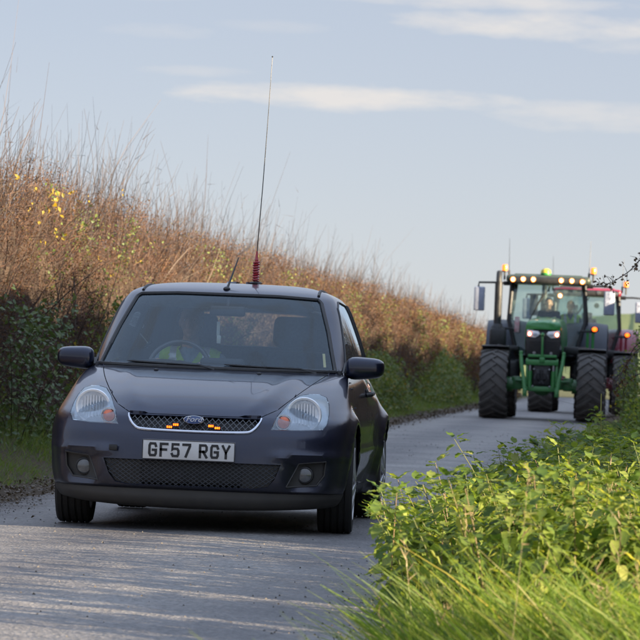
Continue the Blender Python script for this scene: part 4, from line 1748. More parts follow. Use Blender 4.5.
def make_hedge(name, label, face_u, back_u, v0, v1, Hf, sgn, dens=1.0, group=None, near=20., shoots=1.0, topdry=1.0, core=1.0):
    """sgn=+1: its road face looks towards +u"""
    rng = np.random.default_rng(int(abs(face_u) * 100 + v0))
    root = empty(name, (0, 0, 0), 0, label=label, cat='hedge', group=group)
    if core:
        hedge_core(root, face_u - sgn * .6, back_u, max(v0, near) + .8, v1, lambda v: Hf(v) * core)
    fw = lambda v, z: sgn * (.30 * wav(v * .9, z * 1.6, 41) + .14 * wav(v * 3.1, z * 3.3, 42))

    def sample(n):
        # more per metre close to the camera
        x = rng.random(n)
        a, b = math.log(max(v0, near)), math.log(v1)
        v = np.exp(a + (b - a) * x)
        return v
    Ltot = math.log(v1) - math.log(max(v0, near))
    # twigs of the face
    n = int(44000 * dens * Ltot)
    v = sample(n)
    hh = Hf(v)
    z = hh * rng.random(n) ** .9 * 1.02
    top = smooth01(.72, 1.0, z / hh)
    u = face_u + fw(v, z) - sgn * (top * 0.75 * rng.random(n) + np.abs(rng.normal(0, .20, n)) + .25 * smooth01(.5, 0, z))
    D = unit(np.stack([sgn * (.35 + .5 * rng.normal(size=n)), .30 + .8 * rng.normal(size=n), .34 + .62 * rng.normal(size=n) + .30 * top], 1))
    L = (.10 + .24 * rng.random(n)) * (1 + .25 * top)
    wd = np.maximum(.0054, v * 7.0e-5) * (.7 + .7 * rng.random(n))
    V, F = ribbons(np.stack([u, v, z - .1], 1), D, L, wd, rng.normal(size=(n, 3)) * (.22 * L)[:, None], 2, rng=rng)
    patch = .5 + .5 * np.clip(wav(v * 1.3, z * 2.2, 45) + .5 * wav(v * 4.5, z * 5, 46), -1, 1)
    rnd = np.repeat(np.clip(rng.random(n) * (.30 + .55 * patch) + .12 * top, 0, .97), 6)
    tag(np_mesh('twigs', V, F, twig_mat, root, rnd), kind='stuff')
    # older woody stems and flail-cut branches in the face
    n = int(300 * dens * Ltot)
    v = sample(n)
    hh = Hf(v)
    z = hh * .75 * rng.random(n)
    u = face_u + fw(v, z) - sgn * (.12 + .25 * rng.random(n))
    D = unit(np.stack([sgn * .25 + .25 * rng.normal(size=n), .55 * rng.normal(size=n), np.ones(n)], 1))
    L = .5 + .9 * rng.random(n)
    V, F = twigs3(np.stack([u, v, z - .2], 1), D, L, (.012 + .016 * rng.random(n)), rng.normal(size=(n, 3)) * (.16 * L)[:, None], 3, rng=rng)
    tag(np_mesh('woody_stems', V, F, wood_mat, root, np.repeat(rng.random(n), 12)), kind='stuff')
    # long bare shoots out of the top
    n = int(3600 * dens * shoots * Ltot)
    v = sample(n)
    hh = Hf(v)
    cl_ = .5 + .5 * wav(v * 1.7, 0, 43)
    z = hh - .25 + .15 * rng.normal(size=n) - .2
    u = face_u - sgn * (.25 + 1.05 * rng.random(n))
    D = unit(np.stack([sgn * .10 + .15 * rng.normal(size=n), .24 + .18 * rng.normal(size=n), np.ones(n)], 1))
    L = (.35 + .5 * rng.random(n) + .75 * rng.random(n) ** 3) * (.5 + .75 * cl_)
    wd = np.maximum(.0085, v * 1.3e-4) * (.7 + .6 * rng.random(n))
    V, F = twigs3(np.stack([u, v, z], 1), D, L, wd, rng.normal(size=(n, 3)) * (.13 * L)[:, None], 3, rng=rng)
    tag(np_mesh('shoots', V, F, shoot_mat, root, np.repeat(rng.random(n), 12)), kind='stuff')
    # side twiglets off the shoots
    k = rng.integers(0, n, int(n * 1.6))
    tt = .2 + .7 * rng.random(len(k))
    P = np.stack([u, v, z], 1)[k] + D[k] * (L[k] * tt)[:, None]
    D2 = unit(D[k] + .75 * rng.normal(size=(len(k), 3)))
    L2 = .06 + .16 * rng.random(len(k))
    V, F = ribbons(P, D2, L2, wd[k] * .7, np.zeros_like(P), 1, rng=rng)
    tag(np_mesh('twiglets', V, F, shoot_mat, root, np.repeat(rng.random(len(k)), 4)), kind='stuff')
    # small dry leaves that still cling, thickest near the top
    n = int(46000 * dens * topdry * Ltot)
    v = sample(n)
    hh = Hf(v)
    z = hh * (1 - .75 * rng.random(n) ** 1.4) + .12 * rng.random(n)
    top = smooth01(.72, 1.0, z / hh)
    u = face_u + fw(v, z) - sgn * (top * 0.7 * rng.random(n) + np.abs(rng.normal(0, .10, n))) + sgn * .05
    S = np.maximum(.022, v * 4.6e-4) * (.6 + .8 * rng.random(n))
    V, F = leaves(np.stack([u, v, z], 1), rvec(n, rng), rvec(n, rng), S)
    tag(np_mesh('dry_leaves', V, F, dry_mat, root, np.repeat(rng.random(n), 5)), kind='stuff')
    # green leaves of ivy and bramble threaded through the lower half
    n = int(24000 * dens * Ltot)
    v = sample(n)
    hh = Hf(v)
    z = hh * (.02 + .93 * rng.random(n) ** 1.8)
    keep = wav(v * 1.1, z * 1.6, 48) + .4 * wav(v * 4, z * 5, 49) > -.08 + .30 * (z / hh)
    v, z = v[keep], z[keep]
    n = len(v)
    u = face_u + fw(v, z) - sgn * (np.abs(rng.normal(0, .06, n)) - .06)
    S = np.maximum(.034, v * 5.5e-4) * (.6 + .8 * rng.random(n))
    V, F = leaves(np.stack([u, v, z], 1), unit(rvec(n, rng) + np.array([sgn * .5, -.2, .5])), rvec(n, rng), S, .7)
    tag(np_mesh('green_leaves', V, F, green_mat, root, np.repeat(rng.random(n), 5)), kind='stuff')
    return root, fw, sample, rng


def HL_(v):
    v = np.asarray(v, float)
    return 2.62 + .10 * wav(v * .35, 0, 51) + .10 * wav(v * 1.3, 3, 52) + .25 * smooth01(38, 24, v) - .25 * smooth01(95, 150, v)


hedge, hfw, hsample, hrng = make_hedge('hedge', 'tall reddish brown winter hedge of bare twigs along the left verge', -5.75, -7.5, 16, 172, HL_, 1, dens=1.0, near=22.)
# ivy and bramble growing in the hedge foot: patches, each a plant of its own
def bramble(name, label, cat, u, v, w_, d_, h_, n, m, lsize, group=None, arch=40, seed=0, z0=0.1):
    rng = np.random.default_rng(900 + seed)
    root = empty(name, (u, v, 0), 0, label=label, cat=cat, group=group)
    th = rng.random(n) * 6.283
    rr = np.sqrt(rng.random(n))
    z = h_ * rng.random(n) ** 1.15
    sh = np.sqrt(np.maximum(.08, 1 - (z / h_) ** 4))
    lump = .75 + .35 * wav(th * 1.5, z * 5, 60 + seed)
    x = .5 * d_ * rr * np.cos(th) * sh * lump
    y = .5 * w_ * rr * np.sin(th) * sh * lump
    z = z * (.8 + .3 * wav(y * 3.0, x * 3.0, 70 + seed))
    P = np.stack([x, y, z + z0], 1)
    N = unit(rng.normal(size=(n, 3)) * .8 + np.array([.5, -.2, .8]))
    T = unit(np.cross(N, rng.normal(size=(n, 3))))
    V, F = leaves(P, N, T, lsize * (.6 + .8 * rng.random(n)), .65)
    tag(np_mesh('foliage', V, F, m, root, np.repeat(rng.random(n), 5)), kind='stuff')
    na = arch
    th = rng.random(na) * 6.283
    P = np.stack([.3 * d_ * np.cos(th) * rng.random(na), .4 * w_ * np.sin(th) * rng.random(na), np.full(na, z0 - .1)], 1)
    D = unit(np.stack([.5 * np.cos(th), .5 * np.sin(th), np.ones(na)], 1))
    L = h_ * (.8 + .5 * rng.random(na))
    bend = np.stack([.4 * L * np.cos(th), .4 * L * np.sin(th), -.35 * L], 1)
    V, F = twigs3(P, D, L, np.full(na, .007), bend, 5, rng)
    tag(np_mesh('stems', V, F, shoot_mat, root, np.repeat(rng.random(na), 18)), kind='stuff')
    return root


bramble('ivy', 'dark green ivy climbing the hedge at the left edge of the photo', 'ivy', -5.6, 34.6, 5.2, .9, 1.75, 1700, ivy_mat, .055, seed=1)
bramble('bramble', 'green bramble sprigs in the hedge foot beside the left wing mirror of the car', 'bramble', -5.35, 38.5, 3.6, .8, 1.25, 2300, green_mat, .055, seed=2)
bramble('bramble', 'leafy green bramble mound at the hedge foot just right of the car', 'bramble', -5.35, 62, 10, 1.4, 1.45, 9500, green_mat, .06, seed=3)
bramble('bramble', 'low green bramble on the far verge between the car and the tractor', 'bramble', -5.35, 78, 18, 1.3, 1.15, 9000, green_mat, .065, seed=4)
bramble('bramble', 'yellowing bramble at the far end of the hedge beside the green tractor', 'bramble', -5.25, 104, 30, 1.5, 1.3, 8000, green_mat, .08, seed=5)
bramble('thorn_bush', 'sunlit pale brown bush at the far hedge end left of the tractor mirror', 'bush', -4.6, 128, 16, 1.6, 2.3, 7000, dry_mat, .09, seed=6)

# the few big yellow leaves caught in the hedge top
rng = np.random.default_rng(77)
yl = []
for px, py, sz in [(53, 196, .12), (54, 200, .10), (57, 213, .085), (47, 212, .075), (52, 190, .07), (38, 222, .06), (70, 193, .075), (58, 233, .07), (53, 236, .06), (36, 190, .06), (88, 200, .05), (28, 208, .05), (40, 245, .06), (95, 258, .05), (110, 275, .05), (140, 260, .05), (16, 178, .07), (120, 192, .05)]:
    vv = 33.6 + (px / 60) * 2.6
    r_, up_ = px_dir(px, py)
    uu = math.tan(r_) * vv
    zz = .97 + math.tan(up_) * math.hypot(uu, vv)
    yl.append((uu + .02, vv, zz, sz))
yl = np.array(yl)
for q in yl:
    for k in range(3):
        V, F = leaves(np.zeros((1, 3)), unit(np.array([[.5, -.8, .3]]) + .6 * rng.normal(size=(1, 3))), unit(np.array([[.2, 0, -.8]]) + .7 * rng.normal(size=(1, 3))), np.array([q[3] * rng.uniform(.5, .8)]), .62, .5)
        o = np_mesh('yellow_leaf', V, F, yellow_mat, hedge, np.full(5, rng.random()))
        o.location = q[:3] + rng.normal(size=3) * np.array([.02, .05, .35 * q[3]])

# right-hand hedge, past the edge of the photo: it shades the lane further on
def HR_(v):
    v = np.asarray(v, float)
    return 3.6 + .3 * wav(v * .5, 0, 55) + .2 * wav(v * 1.9, 0, 56)


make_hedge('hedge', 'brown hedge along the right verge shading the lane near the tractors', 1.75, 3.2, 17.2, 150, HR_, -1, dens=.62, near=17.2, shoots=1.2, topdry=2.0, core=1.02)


# grass: verges
def grass(name, m, n, us, vs_, hgt, wid, seed, lean=.35, gz=None, label=None, segs=3, dens_fn=None, wind=(0.1, 0, 0)):
    rng = np.random.default_rng(seed)
    a, b = math.log(vs_[0]), math.log(vs_[1])
    v = np.exp(a + (b - a) * rng.random(n))
    u = us[0] + (us[1] - us[0]) * rng.random(n)
    if dens_fn is not None:
        k = rng.random(n) < dens_fn(u, v)
        u, v = u[k], v[k]
        n = len(u)
    z = ground_z(u, v)
    tuft = .55 + .45 * wav(u * 3.2, v * 2.6, seed + 1) + .15 * wav(u * 9, v * 9, seed + 2)
    L = hgt(u, v) * (.55 + .6 * rng.random(n)) * np.clip(tuft, .3, 1.4)
    th = rng.random(n) * 6.283
    ln = lean * (.3 + rng.random(n))
    D = unit(np.stack([np.cos(th) * ln + wind[0], np.sin(th) * ln + wind[1], np.ones(n)], 1))
    bend = np.stack([np.cos(th) * L * .45, np.sin(th) * L * .45, -.22 * L * rng.random(n)], 1)
    W = wid * (.55 + 1.3 * rng.random(n) ** 2.2) * np.maximum(1, v / 30)
    V, F = ribbons(np.stack([u, v, z - .02], 1), D, L, W, bend, segs, rng=rng, taper=.1)
    o = np_mesh(name, V, F, m, None, np.repeat(rng.random(n), (segs + 1) * 2))
    return tag(o, label, 'grass', kind='stuff')


grass('verge_grass', grass_mat, 60000, (-6.1, -4.45), (22, 150), lambda u, v: .10 + .16 * smooth01(-4.5, -5.3, u), .006, 101,
      label='green grass on the left verge below the hedge', dens_fn=lambda u, v: smooth01(-4.42, -4.8, u + .12 * wav(v * 1.4, 0, 9)))
# leaf litter and mud clods along the left edge of the lane
rng = np.random.default_rng(5)
n = 9000
v = np.exp(rng.uniform(math.log(20), math.log(120), n))
u = -4.35 + .22 * rng.normal(size=n)
S = (.014 + .022 * rng.random(n)) * np.maximum(1, v / 45)
P = np.stack([u, v, np.maximum(ground_z(u, v), road_z(np.maximum(u, -4.25), v)) + .008 + .012 * rng.random(n)], 1)
N = unit(np.array([0, 0, 1.0]) + .5 * rng.normal(size=(n, 3)))
V, F = leaves(P, N, unit(np.cross(N, rng.normal(size=(n, 3)))), S, .8)
tag(np_mesh('leaf_litter', V, F, leaf_mat('litter_leaf', [(0, (.06, .045, .032)), (.6, (.09, .066, .045)), (1, (.14, .10, .06))], trans=.1), None, np.repeat(rng.random(n), 5)),
    'dark fallen leaves and mud along the left road edge', 'leaf litter', kind='stuff')

# right verge in front: lush grass close by
grass('lush_grass', lush_mat, 36000, (-.95, .55), (7.2, 13.5), lambda u, v: (.54 - .24 * smooth01(-.6, -1.0, u)) * (.8 + .25 * wav(v * 4, u * 5, 66)), .0115, 131, lean=.62,
      label='bright green long grass on the near right verge', segs=4, dens_fn=lambda u, v: smooth01(-.86, -.68, u + .05 * wav(v * 2, 0, 8)), wind=(0.03, 0, 0))
grass('verge_grass', grass_mat, 42000, (-1.0, 1.3), (13, 75), lambda u, v: .24 - .10 * smooth01(-.6, -.95, u), .006, 141, lean=.4,
      label='mixed green grass between the nettles on the right verge', segs=3, dens_fn=lambda u, v: smooth01(-.98, -.72, u + .06 * wav(v * 2, 0, 8)), wind=(-.1, 0, 0))


# nettles: one toothed, folded leaf; stems with opposite pairs
def nettle_leaf_mesh(name, m, wide=.62, teeth=5):
    vs, fs = [], []
    t = np.linspace(0, 1, teeth * 2 + 1)
    w_ = wide * .5 * np.sin(np.pi * np.minimum(1, t * .92 + .08) ** .72)
    w_[-1] = 0
    for i, (a, b) in enumerate(zip(t, w_)):
        b2 = b * (1.0 if i % 2 else .86)
        dz = -.28 * a * a + .03 * math.sin(a * 14)
        vs += [(-b2, a, dz + .10 * b2), (0, a, dz - .05 * (1 - a)), (b2, a, dz + .10 * b2)]
    for i in range(len(t) - 1):
        k = i * 3
        fs += [(k, k + 1, k + 4, k + 3), (k + 1, k + 2, k + 5, k + 4)]
    me = bpy.data.meshes.new(name)
    me.from_pydata(vs, [], fs)
    me.materials.append(m)
    for p in me.polygons:
        p.use_smooth = True
    at = me.attributes.new('rnd', 'FLOAT', 'POINT')
    at.data.foreach_set('value', np.zeros(len(vs), np.float32))
    return me, np.array(vs), np.array(fs)


NL, NLV, NLF = nettle_leaf_mesh('nettle_leaf', nettle_mat)


def leaf_places(h_, rng, spread=1.0):
    """(position, yaw, pitch, size) up a stem"""
    out = []
    k = 0
    z = h_ * .22
    ph = rng.uniform(0, 6.28)
    while z < h_:
        f = z / h_
        s = (.105 - .045 * f ** 2) * rng.uniform(.75, 1.25) * spread
        for j in (0, math.pi):
            out.append((z, ph + j + rng.uniform(-.3, .3), R(rng.uniform(-62, 5)) + R(25) * f ** 3, s))
        ph += math.pi / 2
        z += h_ * rng.uniform(.05, .075)
        k += 1
    for j in range(3):
        out.append((h_, rng.uniform(0, 6.28), R(rng.uniform(5, 50)), .066 * spread))
    return out


def stem_curve(h_, lx, ly, z):
    f = z / h_
    return Vector((lx * f * f, ly * f * f, z))


def leaf_matrix(base, yaw, pitch, s):
    return Matrix.Translation(base) @ Matrix.Rotation(yaw, 4, 'Z') @ Matrix.Rotation(pitch, 4, 'X') @ Matrix.Translation((0, s * .28, 0)) @ Matrix.Diagonal((s, s, s, 1))


def clump(u, v):
    """the bed grows in tufts with gaps between them along the lane"""
    return float(wav(np.array(v * 8.5), u * .6, 61))


rng = np.random.default_rng(15)
near_spots = []
tries = 0
while len(near_spots) < 60 and tries < 4000:
    tries += 1
    v = rng.uniform(12.0, 20.5)
    u = rng.uniform(-.90, .05)
    if clump(u, v) < -.12:
        continue
    if all(math.hypot(u - a, (v - b) * .7) > .14 for a, b, _ in near_spots):
        near_spots.append((u, v, rng.uniform(.40, .60) * (1 - .22 * float(smooth01(-.7, -1.0, u))) * (1 + .22 * clump(u, v))))
near_spots = [q for q in near_spots if q[1] > 13.4 or q[0] > -.80]
while len(near_spots) < 80:      # the tall leafy shoulder of the bed beside the lane
    v, u = rng.uniform(14.2, 18.8), rng.uniform(-1.0, -.72)
    if all(math.hypot(u - a, (v - b) * .7) > .07 for a, b, _ in near_spots):
        near_spots.append((u, v, rng.uniform(.40, .58)))
plants = []
for i, (u, v, h_) in enumerate(near_spots):
    root = empty('nettle_plant', (u, v, float(ground_z(np.array([u]), np.array([v]))[0]) - .03), 0, cat='nettle', group='nettles on the near right verge')
    lx, ly = rng.normal(0, .07) - .05, rng.normal(0, .06)
    if u < -.8:
        lx -= .05
    b = MB()
    b.tube([stem_curve(h_, lx, ly, z) for z in np.linspace(0, h_, 6)], [.0036, .0034, .003, .0026, .002, .0015], 5)
    so_ = b.build('stem', stem_mat, root)
    for (z, yaw, pit, s) in leaf_places(h_, rng):
        o = bpy.data.objects.new('leaf', NL)
        COL.objects.link(o)
        o.parent = root
        o.matrix_local = leaf_matrix(stem_curve(h_, lx, ly, z), yaw, pit, s)
    plants.append((u, v, h_, root))
for (u, v, h_, root) in plants:
    row = 'overhanging the road' if u < -.82 else 'at the road edge' if u < -.62 else 'left of the middle of the verge' if u < -.42 else 'right of the middle of the verge' if u < -.2 else 'by the right side of the photo'
    dist = 'nearest the long grass' if v < 13.5 else 'just behind the long grass' if v < 15 else 'halfway back in the bed' if v < 16.8 else 'near the back of the bed' if v < 18.6 else 'farthest up the lane'
    tall = 'tall' if h_ > .52 else ('short' if h_ < .40 else 'middling')
    root['label'] = tall + ' leafy nettle ' + row + ', ' + dist

# the rest of the nettle bed, behind and to the right: nobody could count these
n_pl = 1000
AV, AF_, AR = [], [], []
SV, SF = [], []
ov = 0
for i in range(n_pl):
    v = math.exp(rng.uniform(math.log(12.5), math.log(40)))
    u = rng.uniform(-.95, 1.5 if v > 26 else .35) if v > 15 else rng.uniform(-.5, .35)
    if v < 22 and clump(u, v) < -.12:
        continue
    if v > 22 and rng.random() < .35 and u < -.3:
        continue
    h_ = rng.uniform(.34, .56) * (1 - .25 * float(smooth01(-.7, -.95, u))) * (1 + .22 * clump(u, v))
    g0 = Vector((u, v, float(ground_z(np.array([u]), np.array([v]))[0]) - .03))
    lx, ly = rng.normal(0, .08) - .04, rng.normal(0, .07)
    for (z, yaw, pit, s) in leaf_places(h_, rng, 1.0 if v < 24 else 1.25):
        if v > 24 and rng.random() < .3:
            continue
        M = np.array(Matrix.Translation(g0) @ leaf_matrix(stem_curve(h_, lx, ly, z), yaw, pit, s))
        AV.append(NLV @ M[:3, :3].T + M[:3, 3])
        AF_.append(NLF + ov)
        AR.append(np.full(len(NLV), rng.random()))
        ov += len(NLV)
    SV.append((g0, h_, lx, ly))
root = empty('nettle_bed', (0, 0, 0), 0, label='dense bed of nettles filling the right verge behind the foreground plants', cat='nettles', kind='stuff')
tag(np_mesh('nettle_leaves', np.concatenate(AV), np.concatenate(AF_), nettle_mat, root, np.concatenate(AR), smooth=True), kind='stuff')
P = np.array([list(a[0]) for a in SV])
Lh = np.array([a[1] for a in SV])
V, F = twigs3(P, np.tile([0, 0, 1.0], (len(P), 1)), Lh, np.full(len(P), .009), np.array([[a[2], a[3], 0] for a in SV]), 4)
tag(np_mesh('nettle_stems', V, F, stem_mat, root, np.repeat(RNG.random(len(P)), 15)), kind='stuff')

# dead grass stalk standing up in front of the tractor
b = MB()
b.tube([(0, 0, 0), (.02, 0, .35), (.01, 0, .70)], [.003, .0025, .002], 5)
b.tube([(.01, 0, .62), (.008, 0, .74)], [.005, .004], 5)
tag(b.build('grass_stalk', leaf_mat('dry_stalk', [(0, (.35, .33, .10)), (1, (.4, .34, .12))], trans=.2), loc=(at(600, 384, 26)[0], 26, .1)), 'single dry yellow grass stalk rising in front of the green tractor', 'grass stalk')

# dead stalks and seed heads standing among the nettles
rng = np.random.default_rng(33)
n = 150
v = np.exp(rng.uniform(math.log(11), math.log(36), n))
u = rng.uniform(-.70, .6, n)
L = rng.uniform(.32, .56, n)
P = np.stack([u, v, ground_z(u, v) - .02], 1)
D = unit(np.stack([rng.normal(0, .16, n), rng.normal(0, .16, n), np.ones(n)], 1))
bend = rng.normal(size=(n, 3)) * (.12 * L)[:, None]
V, F = twigs3(P, D, L, np.full(n, .0036), bend, 4, rng)
k = np.repeat(np.arange(n), 9)
tt = rng.uniform(.72, 1.0, len(k))
Q = P[k] + D[k] * (L[k] * tt)[:, None] + bend[k] * (tt ** 2)[:, None]
V2, F2 = twigs3(Q, unit(D[k] + .9 * rng.normal(size=(len(k), 3))), rng.uniform(.02, .06, len(k)), np.full(len(k), .004), np.zeros((len(k), 3)), 1, rng)
straw_mat = leaf_mat('dead_stalk', [(0, (.13, .09, .05)), (.5, (.22, .16, .09)), (1, (.32, .26, .15))], trans=.1)
root = empty('dead_stalks', (0, 0, 0), 0, label='dry brown dead stalks standing among the green nettles', cat='dead stalks', kind='stuff')
tag(np_mesh('stems', V, F, straw_mat, root, np.repeat(rng.random(n), 15)), kind='stuff')
tag(np_mesh('seed_heads', V2, F2, straw_mat, root, np.repeat(rng.random(len(k)), 6)), kind='stuff')
# loose chippings and mud crumbs on the lane, thickest along its edges
n = 5200
v = np.exp(rng.uniform(math.log(11.5), math.log(60), n))
e = np.where(rng.random(n) < .5, -4.15 + np.abs(rng.normal(0, .22, n)), -.75 - np.abs(rng.normal(0, .22, n)))
u = np.where(rng.random(n) < .14, rng.uniform(-4.1, -.8, n), e)
S = rng.uniform(.003, .009, n) * np.maximum(1, v / 35)
base = np.array([[1, 0, -.3], [-.5, .87, -.3], [-.5, -.87, -.3], [.1, 0, .75]])
sc = rng.uniform(.7, 1.3, (n, 4, 3))
V = (base[None] * sc * S[:, None, None] + np.stack([u, v, road_z(u, v) + S * .2], 1)[:, None, :]).reshape(-1, 3)
b4 = (np.arange(n) * 4)[:, None]
F = np.concatenate([b4 + np.array([[0, 1, 3]]), b4 + np.array([[1, 2, 3]]), b4 + np.array([[2, 0, 3]])])
tag(np_mesh('loose_gravel', V, F, leaf_mat('chippings', [(0, (.06, .05, .04)), (.5, (.075, .068, .062)), (1, (.11, .10, .09))], rough=.9, trans=0), None, np.repeat(rng.random(n), 4)),
    'loose chippings and mud crumbs along the edges of the lane', 'gravel', kind='stuff')

# bush and hanging bramble sprays on the right edge
bramble('thorn_bush', 'sunlit hawthorn bush at the right edge beside the red tractor', 'bush', .22, 58, 4, 1.2, 1.6, 6500, green_mat, .05, seed=12, z0=.1)
bramble('thorn_bush', 'small yellow green bush at the right edge below the red tractor', 'bush', .42, 38, 4.5, 1.3, .95, 5200, nettle_mat, .045, seed=11, z0=.15)


def spray(name, label, cat, pts, nleaf, lsize, m, seed, drad=.006, side=26, sl=.22, berry=None):
    rng = np.random.default_rng(seed)
    pts = [Vector(p) for p in pts]
    root = empty(name, pts[0], 0, label=label, cat=cat)
    rel = [p - pts[0] for p in pts]
    b = MB()
    tq = np.linspace(0, len(rel) - 1, 24)
    cv = np.stack([pchip(range(len(rel)), [p[k] for p in rel], tq) for k in range(3)], 1)
    b.tube([Vector(c) for c in cv], np.linspace(drad, drad * .35, 24), 5)
    b.build('stem', shoot_mat, root)
    lf = bpy.data.meshes.get('spray_leaf_' + m.name)
    if lf is None:
        Vl, Fl = leaves(np.zeros((1, 3)), np.array([[0, 0, 1.]]), np.array([[0, 1., 0]]), np.array([1.]), .7)
        lf = bpy.data.meshes.new('spray_leaf_' + m.name)
        lf.from_pydata(Vl.tolist(), [], Fl.tolist())
        lf.materials.append(m)
    tips = []
    for k in range(side):
        i = rng.integers(5, 24)
        p0 = cv[i]
        d = unit(rng.normal(size=(1, 3)) * np.array([1, .6, 1]))[0]
        L = sl * rng.uniform(.3, 1)
        bb = MB()
        bb.tube([Vector(p0), Vector(p0 + d * L * .5 + np.array([0, 0, .01])), Vector(p0 + d * L)], [drad * .4, drad * .3, drad * .2], 4)
        bb.build('twig', shoot_mat, root)
        tips += [p0 + d * L * q for q in (.5, .8, 1)]
    for k in range(nleaf):
        p = tips[rng.integers(0, len(tips))] + rng.normal(size=3) * .012
        o = bpy.data.objects.new('leaf', lf)
        COL.objects.link(o)
        o.parent = root
        o.location = p
        o.rotation_euler = rng.uniform(0, 6.28, 3)
        s = lsize * rng.uniform(.6, 1.3)
        o.scale = (s, s, s)
    return root


haw_mat = leaf_mat('hawthorn_leaf', [(0, (.05, .03, .025)), (.5, (.10, .055, .03)), (.8, (.14, .10, .04)), (1, (.18, .05, .03))], trans=.25)
spray('hawthorn_branch', 'thin hawthorn branch with small dark leaves reaching in at the upper right edge', 'branch',
      [at(664, 246, 30), at(642, 258, 30), at(628, 272, 30), at(612, 282, 30), at(601, 287, 30)], 70, .032, haw_mat, 3, side=26, sl=.11)
spray('bramble', 'arching bramble stem hanging down in front of the red tractor wheel', 'bramble',
      [at(668, 335, 34), at(645, 340, 34), at(632, 350, 34), at(625, 372, 34), at(622, 410, 34)], 60, .035, green_mat, 4, side=16, sl=.12)
spray('bramble', 'pinkish bramble stem curving left across the red tractor wheel', 'bramble',
      [at(655, 345, 32), at(640, 348, 32), at(628, 360, 32), at(618, 378, 32), at(612, 386, 32)], 55, .035, haw_mat, 6, side=16, sl=.13)
spray('bramble', 'long bramble stem with drying leaves low beside the right hand bush', 'bramble',
      [at(660, 378, 33), at(640, 374, 33), at(626, 384, 33), at(621, 398, 33)], 45, .038, green_mat, 8, side=12, sl=.12)
# ------------------------------------------------------------------ tractors
tr_green = mat('tractor_green', (.022, .19, .042), (.03, .23, .052), scale=5, rough=.38, coat=.5)
add_dirt(tr_green, .3, 2.0, (.06, .05, .035), amount=.55, scale=5, base=.05)
tr_red = mat('tractor_red', (.20, .009, .028), (.25, .012, .036), scale=5, rough=.35, coat=.6)
add_dirt(tr_red, .3, 2.0, (.07, .055, .04), amount=.5, scale=5, base=.05)
tr_black = mat('tractor_black', (.012, .013, .015), (.022, .023, .025), scale=12, rough=.5)
tr_navy = mat('tractor_fender_grey', (.025, .03, .045), (.035, .042, .06), scale=6, rough=.45)
tr_metal = mat('bare_metal', (.35, .35, .36), (.25, .25, .26), scale=20, rough=.4, metal=.9)
tr_glass = glass_mat('cab_glass', (.72, .82, .80), refl=1.0, film=.05, filmcol=(.45, .6, .6))
tr_tyre = mat('tractor_tyre', (.04, .04, .042), (.07, .068, .067), scale=7, rough=.85, bump=.2)
add_dirt(tr_tyre, -.8, .9, (.17, .15, .13), amount=.6, scale=6, base=.45)
tr_rim = mat('wheel_yellow', (.45, .32, .02), (.38, .27, .02), scale=10, rough=.45)
lamp_lit = mat('work_lamp_lit', (1.0, .24, .035), (1.0, .32, .06), scale=40, rough=.3, emit=.7)
lamp_core = mat('lamp_element_lit', (1.0, .80, .55), (1.0, .85, .62), scale=40, rough=.3, emit=7.0)
amber_lit = mat('amber_lamp_lit', (1.0, .09, .005), (1.0, .14, .01), scale=40, rough=.3, emit=.8)
beacon_amber = mat('beacon_amber', (.85, .16, .008), (.95, .22, .012), scale=22, rough=.2, coat=1, emit=.3)
mirror_back = mat('mirror_housing', (.30, .33, .42), (.24, .27, .35), scale=10, rough=.4)
dome_yellow = mat('dome_yellow', (.55, .42, .03), (.45, .36, .03), scale=10, rough=.4, coat=.4)


def tractor_wheel(parent, r, wd, loc, flip_, rimc, lugs=20):
    root = empty('wheel')
    root.parent = parent
    RX = Matrix.Rotation(math.pi / 2, 4, 'Y')
    hw = wd / 2
    b = MB()
    rim = r * .56
    prof = [(rim, -hw * .72), (rim + (r - rim) * .35, -hw * .93), (r * .86, -hw * .97), (r * .93, -hw * .90), (r * .945, -hw * .55), (r * .955, 0),
            (r * .945, hw * .55), (r * .93, hw * .90), (r * .86, hw * .97), (rim + (r - rim) * .35, hw * .93), (rim, hw * .72)]
    b.lathe(prof, 56, RX)
    for side_ in (-1, 1):
        for k in range(lugs):
            a0 = 2 * math.pi * (k + (.5 if side_ > 0 else 0)) / lugs
            vs, fs = [], []
            ts = np.linspace(0, 1, 5)
            for t in ts:
                x = side_ * (-.04 + t * (hw * 1.0 + .04))
                a = a0 - flip_ * t * (.36 * .75 / r)
                rb = r * (.93 - .05 * t ** 4)
                rt = r * (1.0 - .035 * t ** 3)
                w0, w1 = .040 / r * (1 + .5 * t), .026 / r * (1 + .5 * t)
                for (rr, da) in ((rb, -w0), (rt, -w1), (rt, w1), (rb, w0)):
                    vs.append(Vector((x, rr * math.cos(a + da), rr * math.sin(a + da))))
            for i in range(4):
                for j in range(3):
                    fs.append((i * 4 + j, i * 4 + j + 1, i * 4 + j + 5, i * 4 + j + 4))
            fs += [(0, 1, 2, 3), (16, 17, 18, 19)]
            b.add(vs, fs)
    b.build('tyre', tr_tyre, root, 25)
    b = MB()
    b.lathe([(rim * 1.02, -hw * .74), (rim * .95, -hw * .7), (rim * .9, -hw * .2), (rim * .55, .05), (.12, .08), (0, .08)], 36, RX)
    b.lathe([(rim * 1.02, hw * .74), (rim * .95, hw * .7), (rim * .9, hw * .2), (rim * .55, .05)], 36, RX)
    for k in range(8):
        a = k * math.pi / 4
        b.lathe([(0, .10), (.022, .10), (.022, .05)], 6, Matrix.Translation((0, .16 * math.cos(a), .16 * math.sin(a))) @ RX)
    b.build('rim', rimc, root, 40)
    root.location = loc
    return root


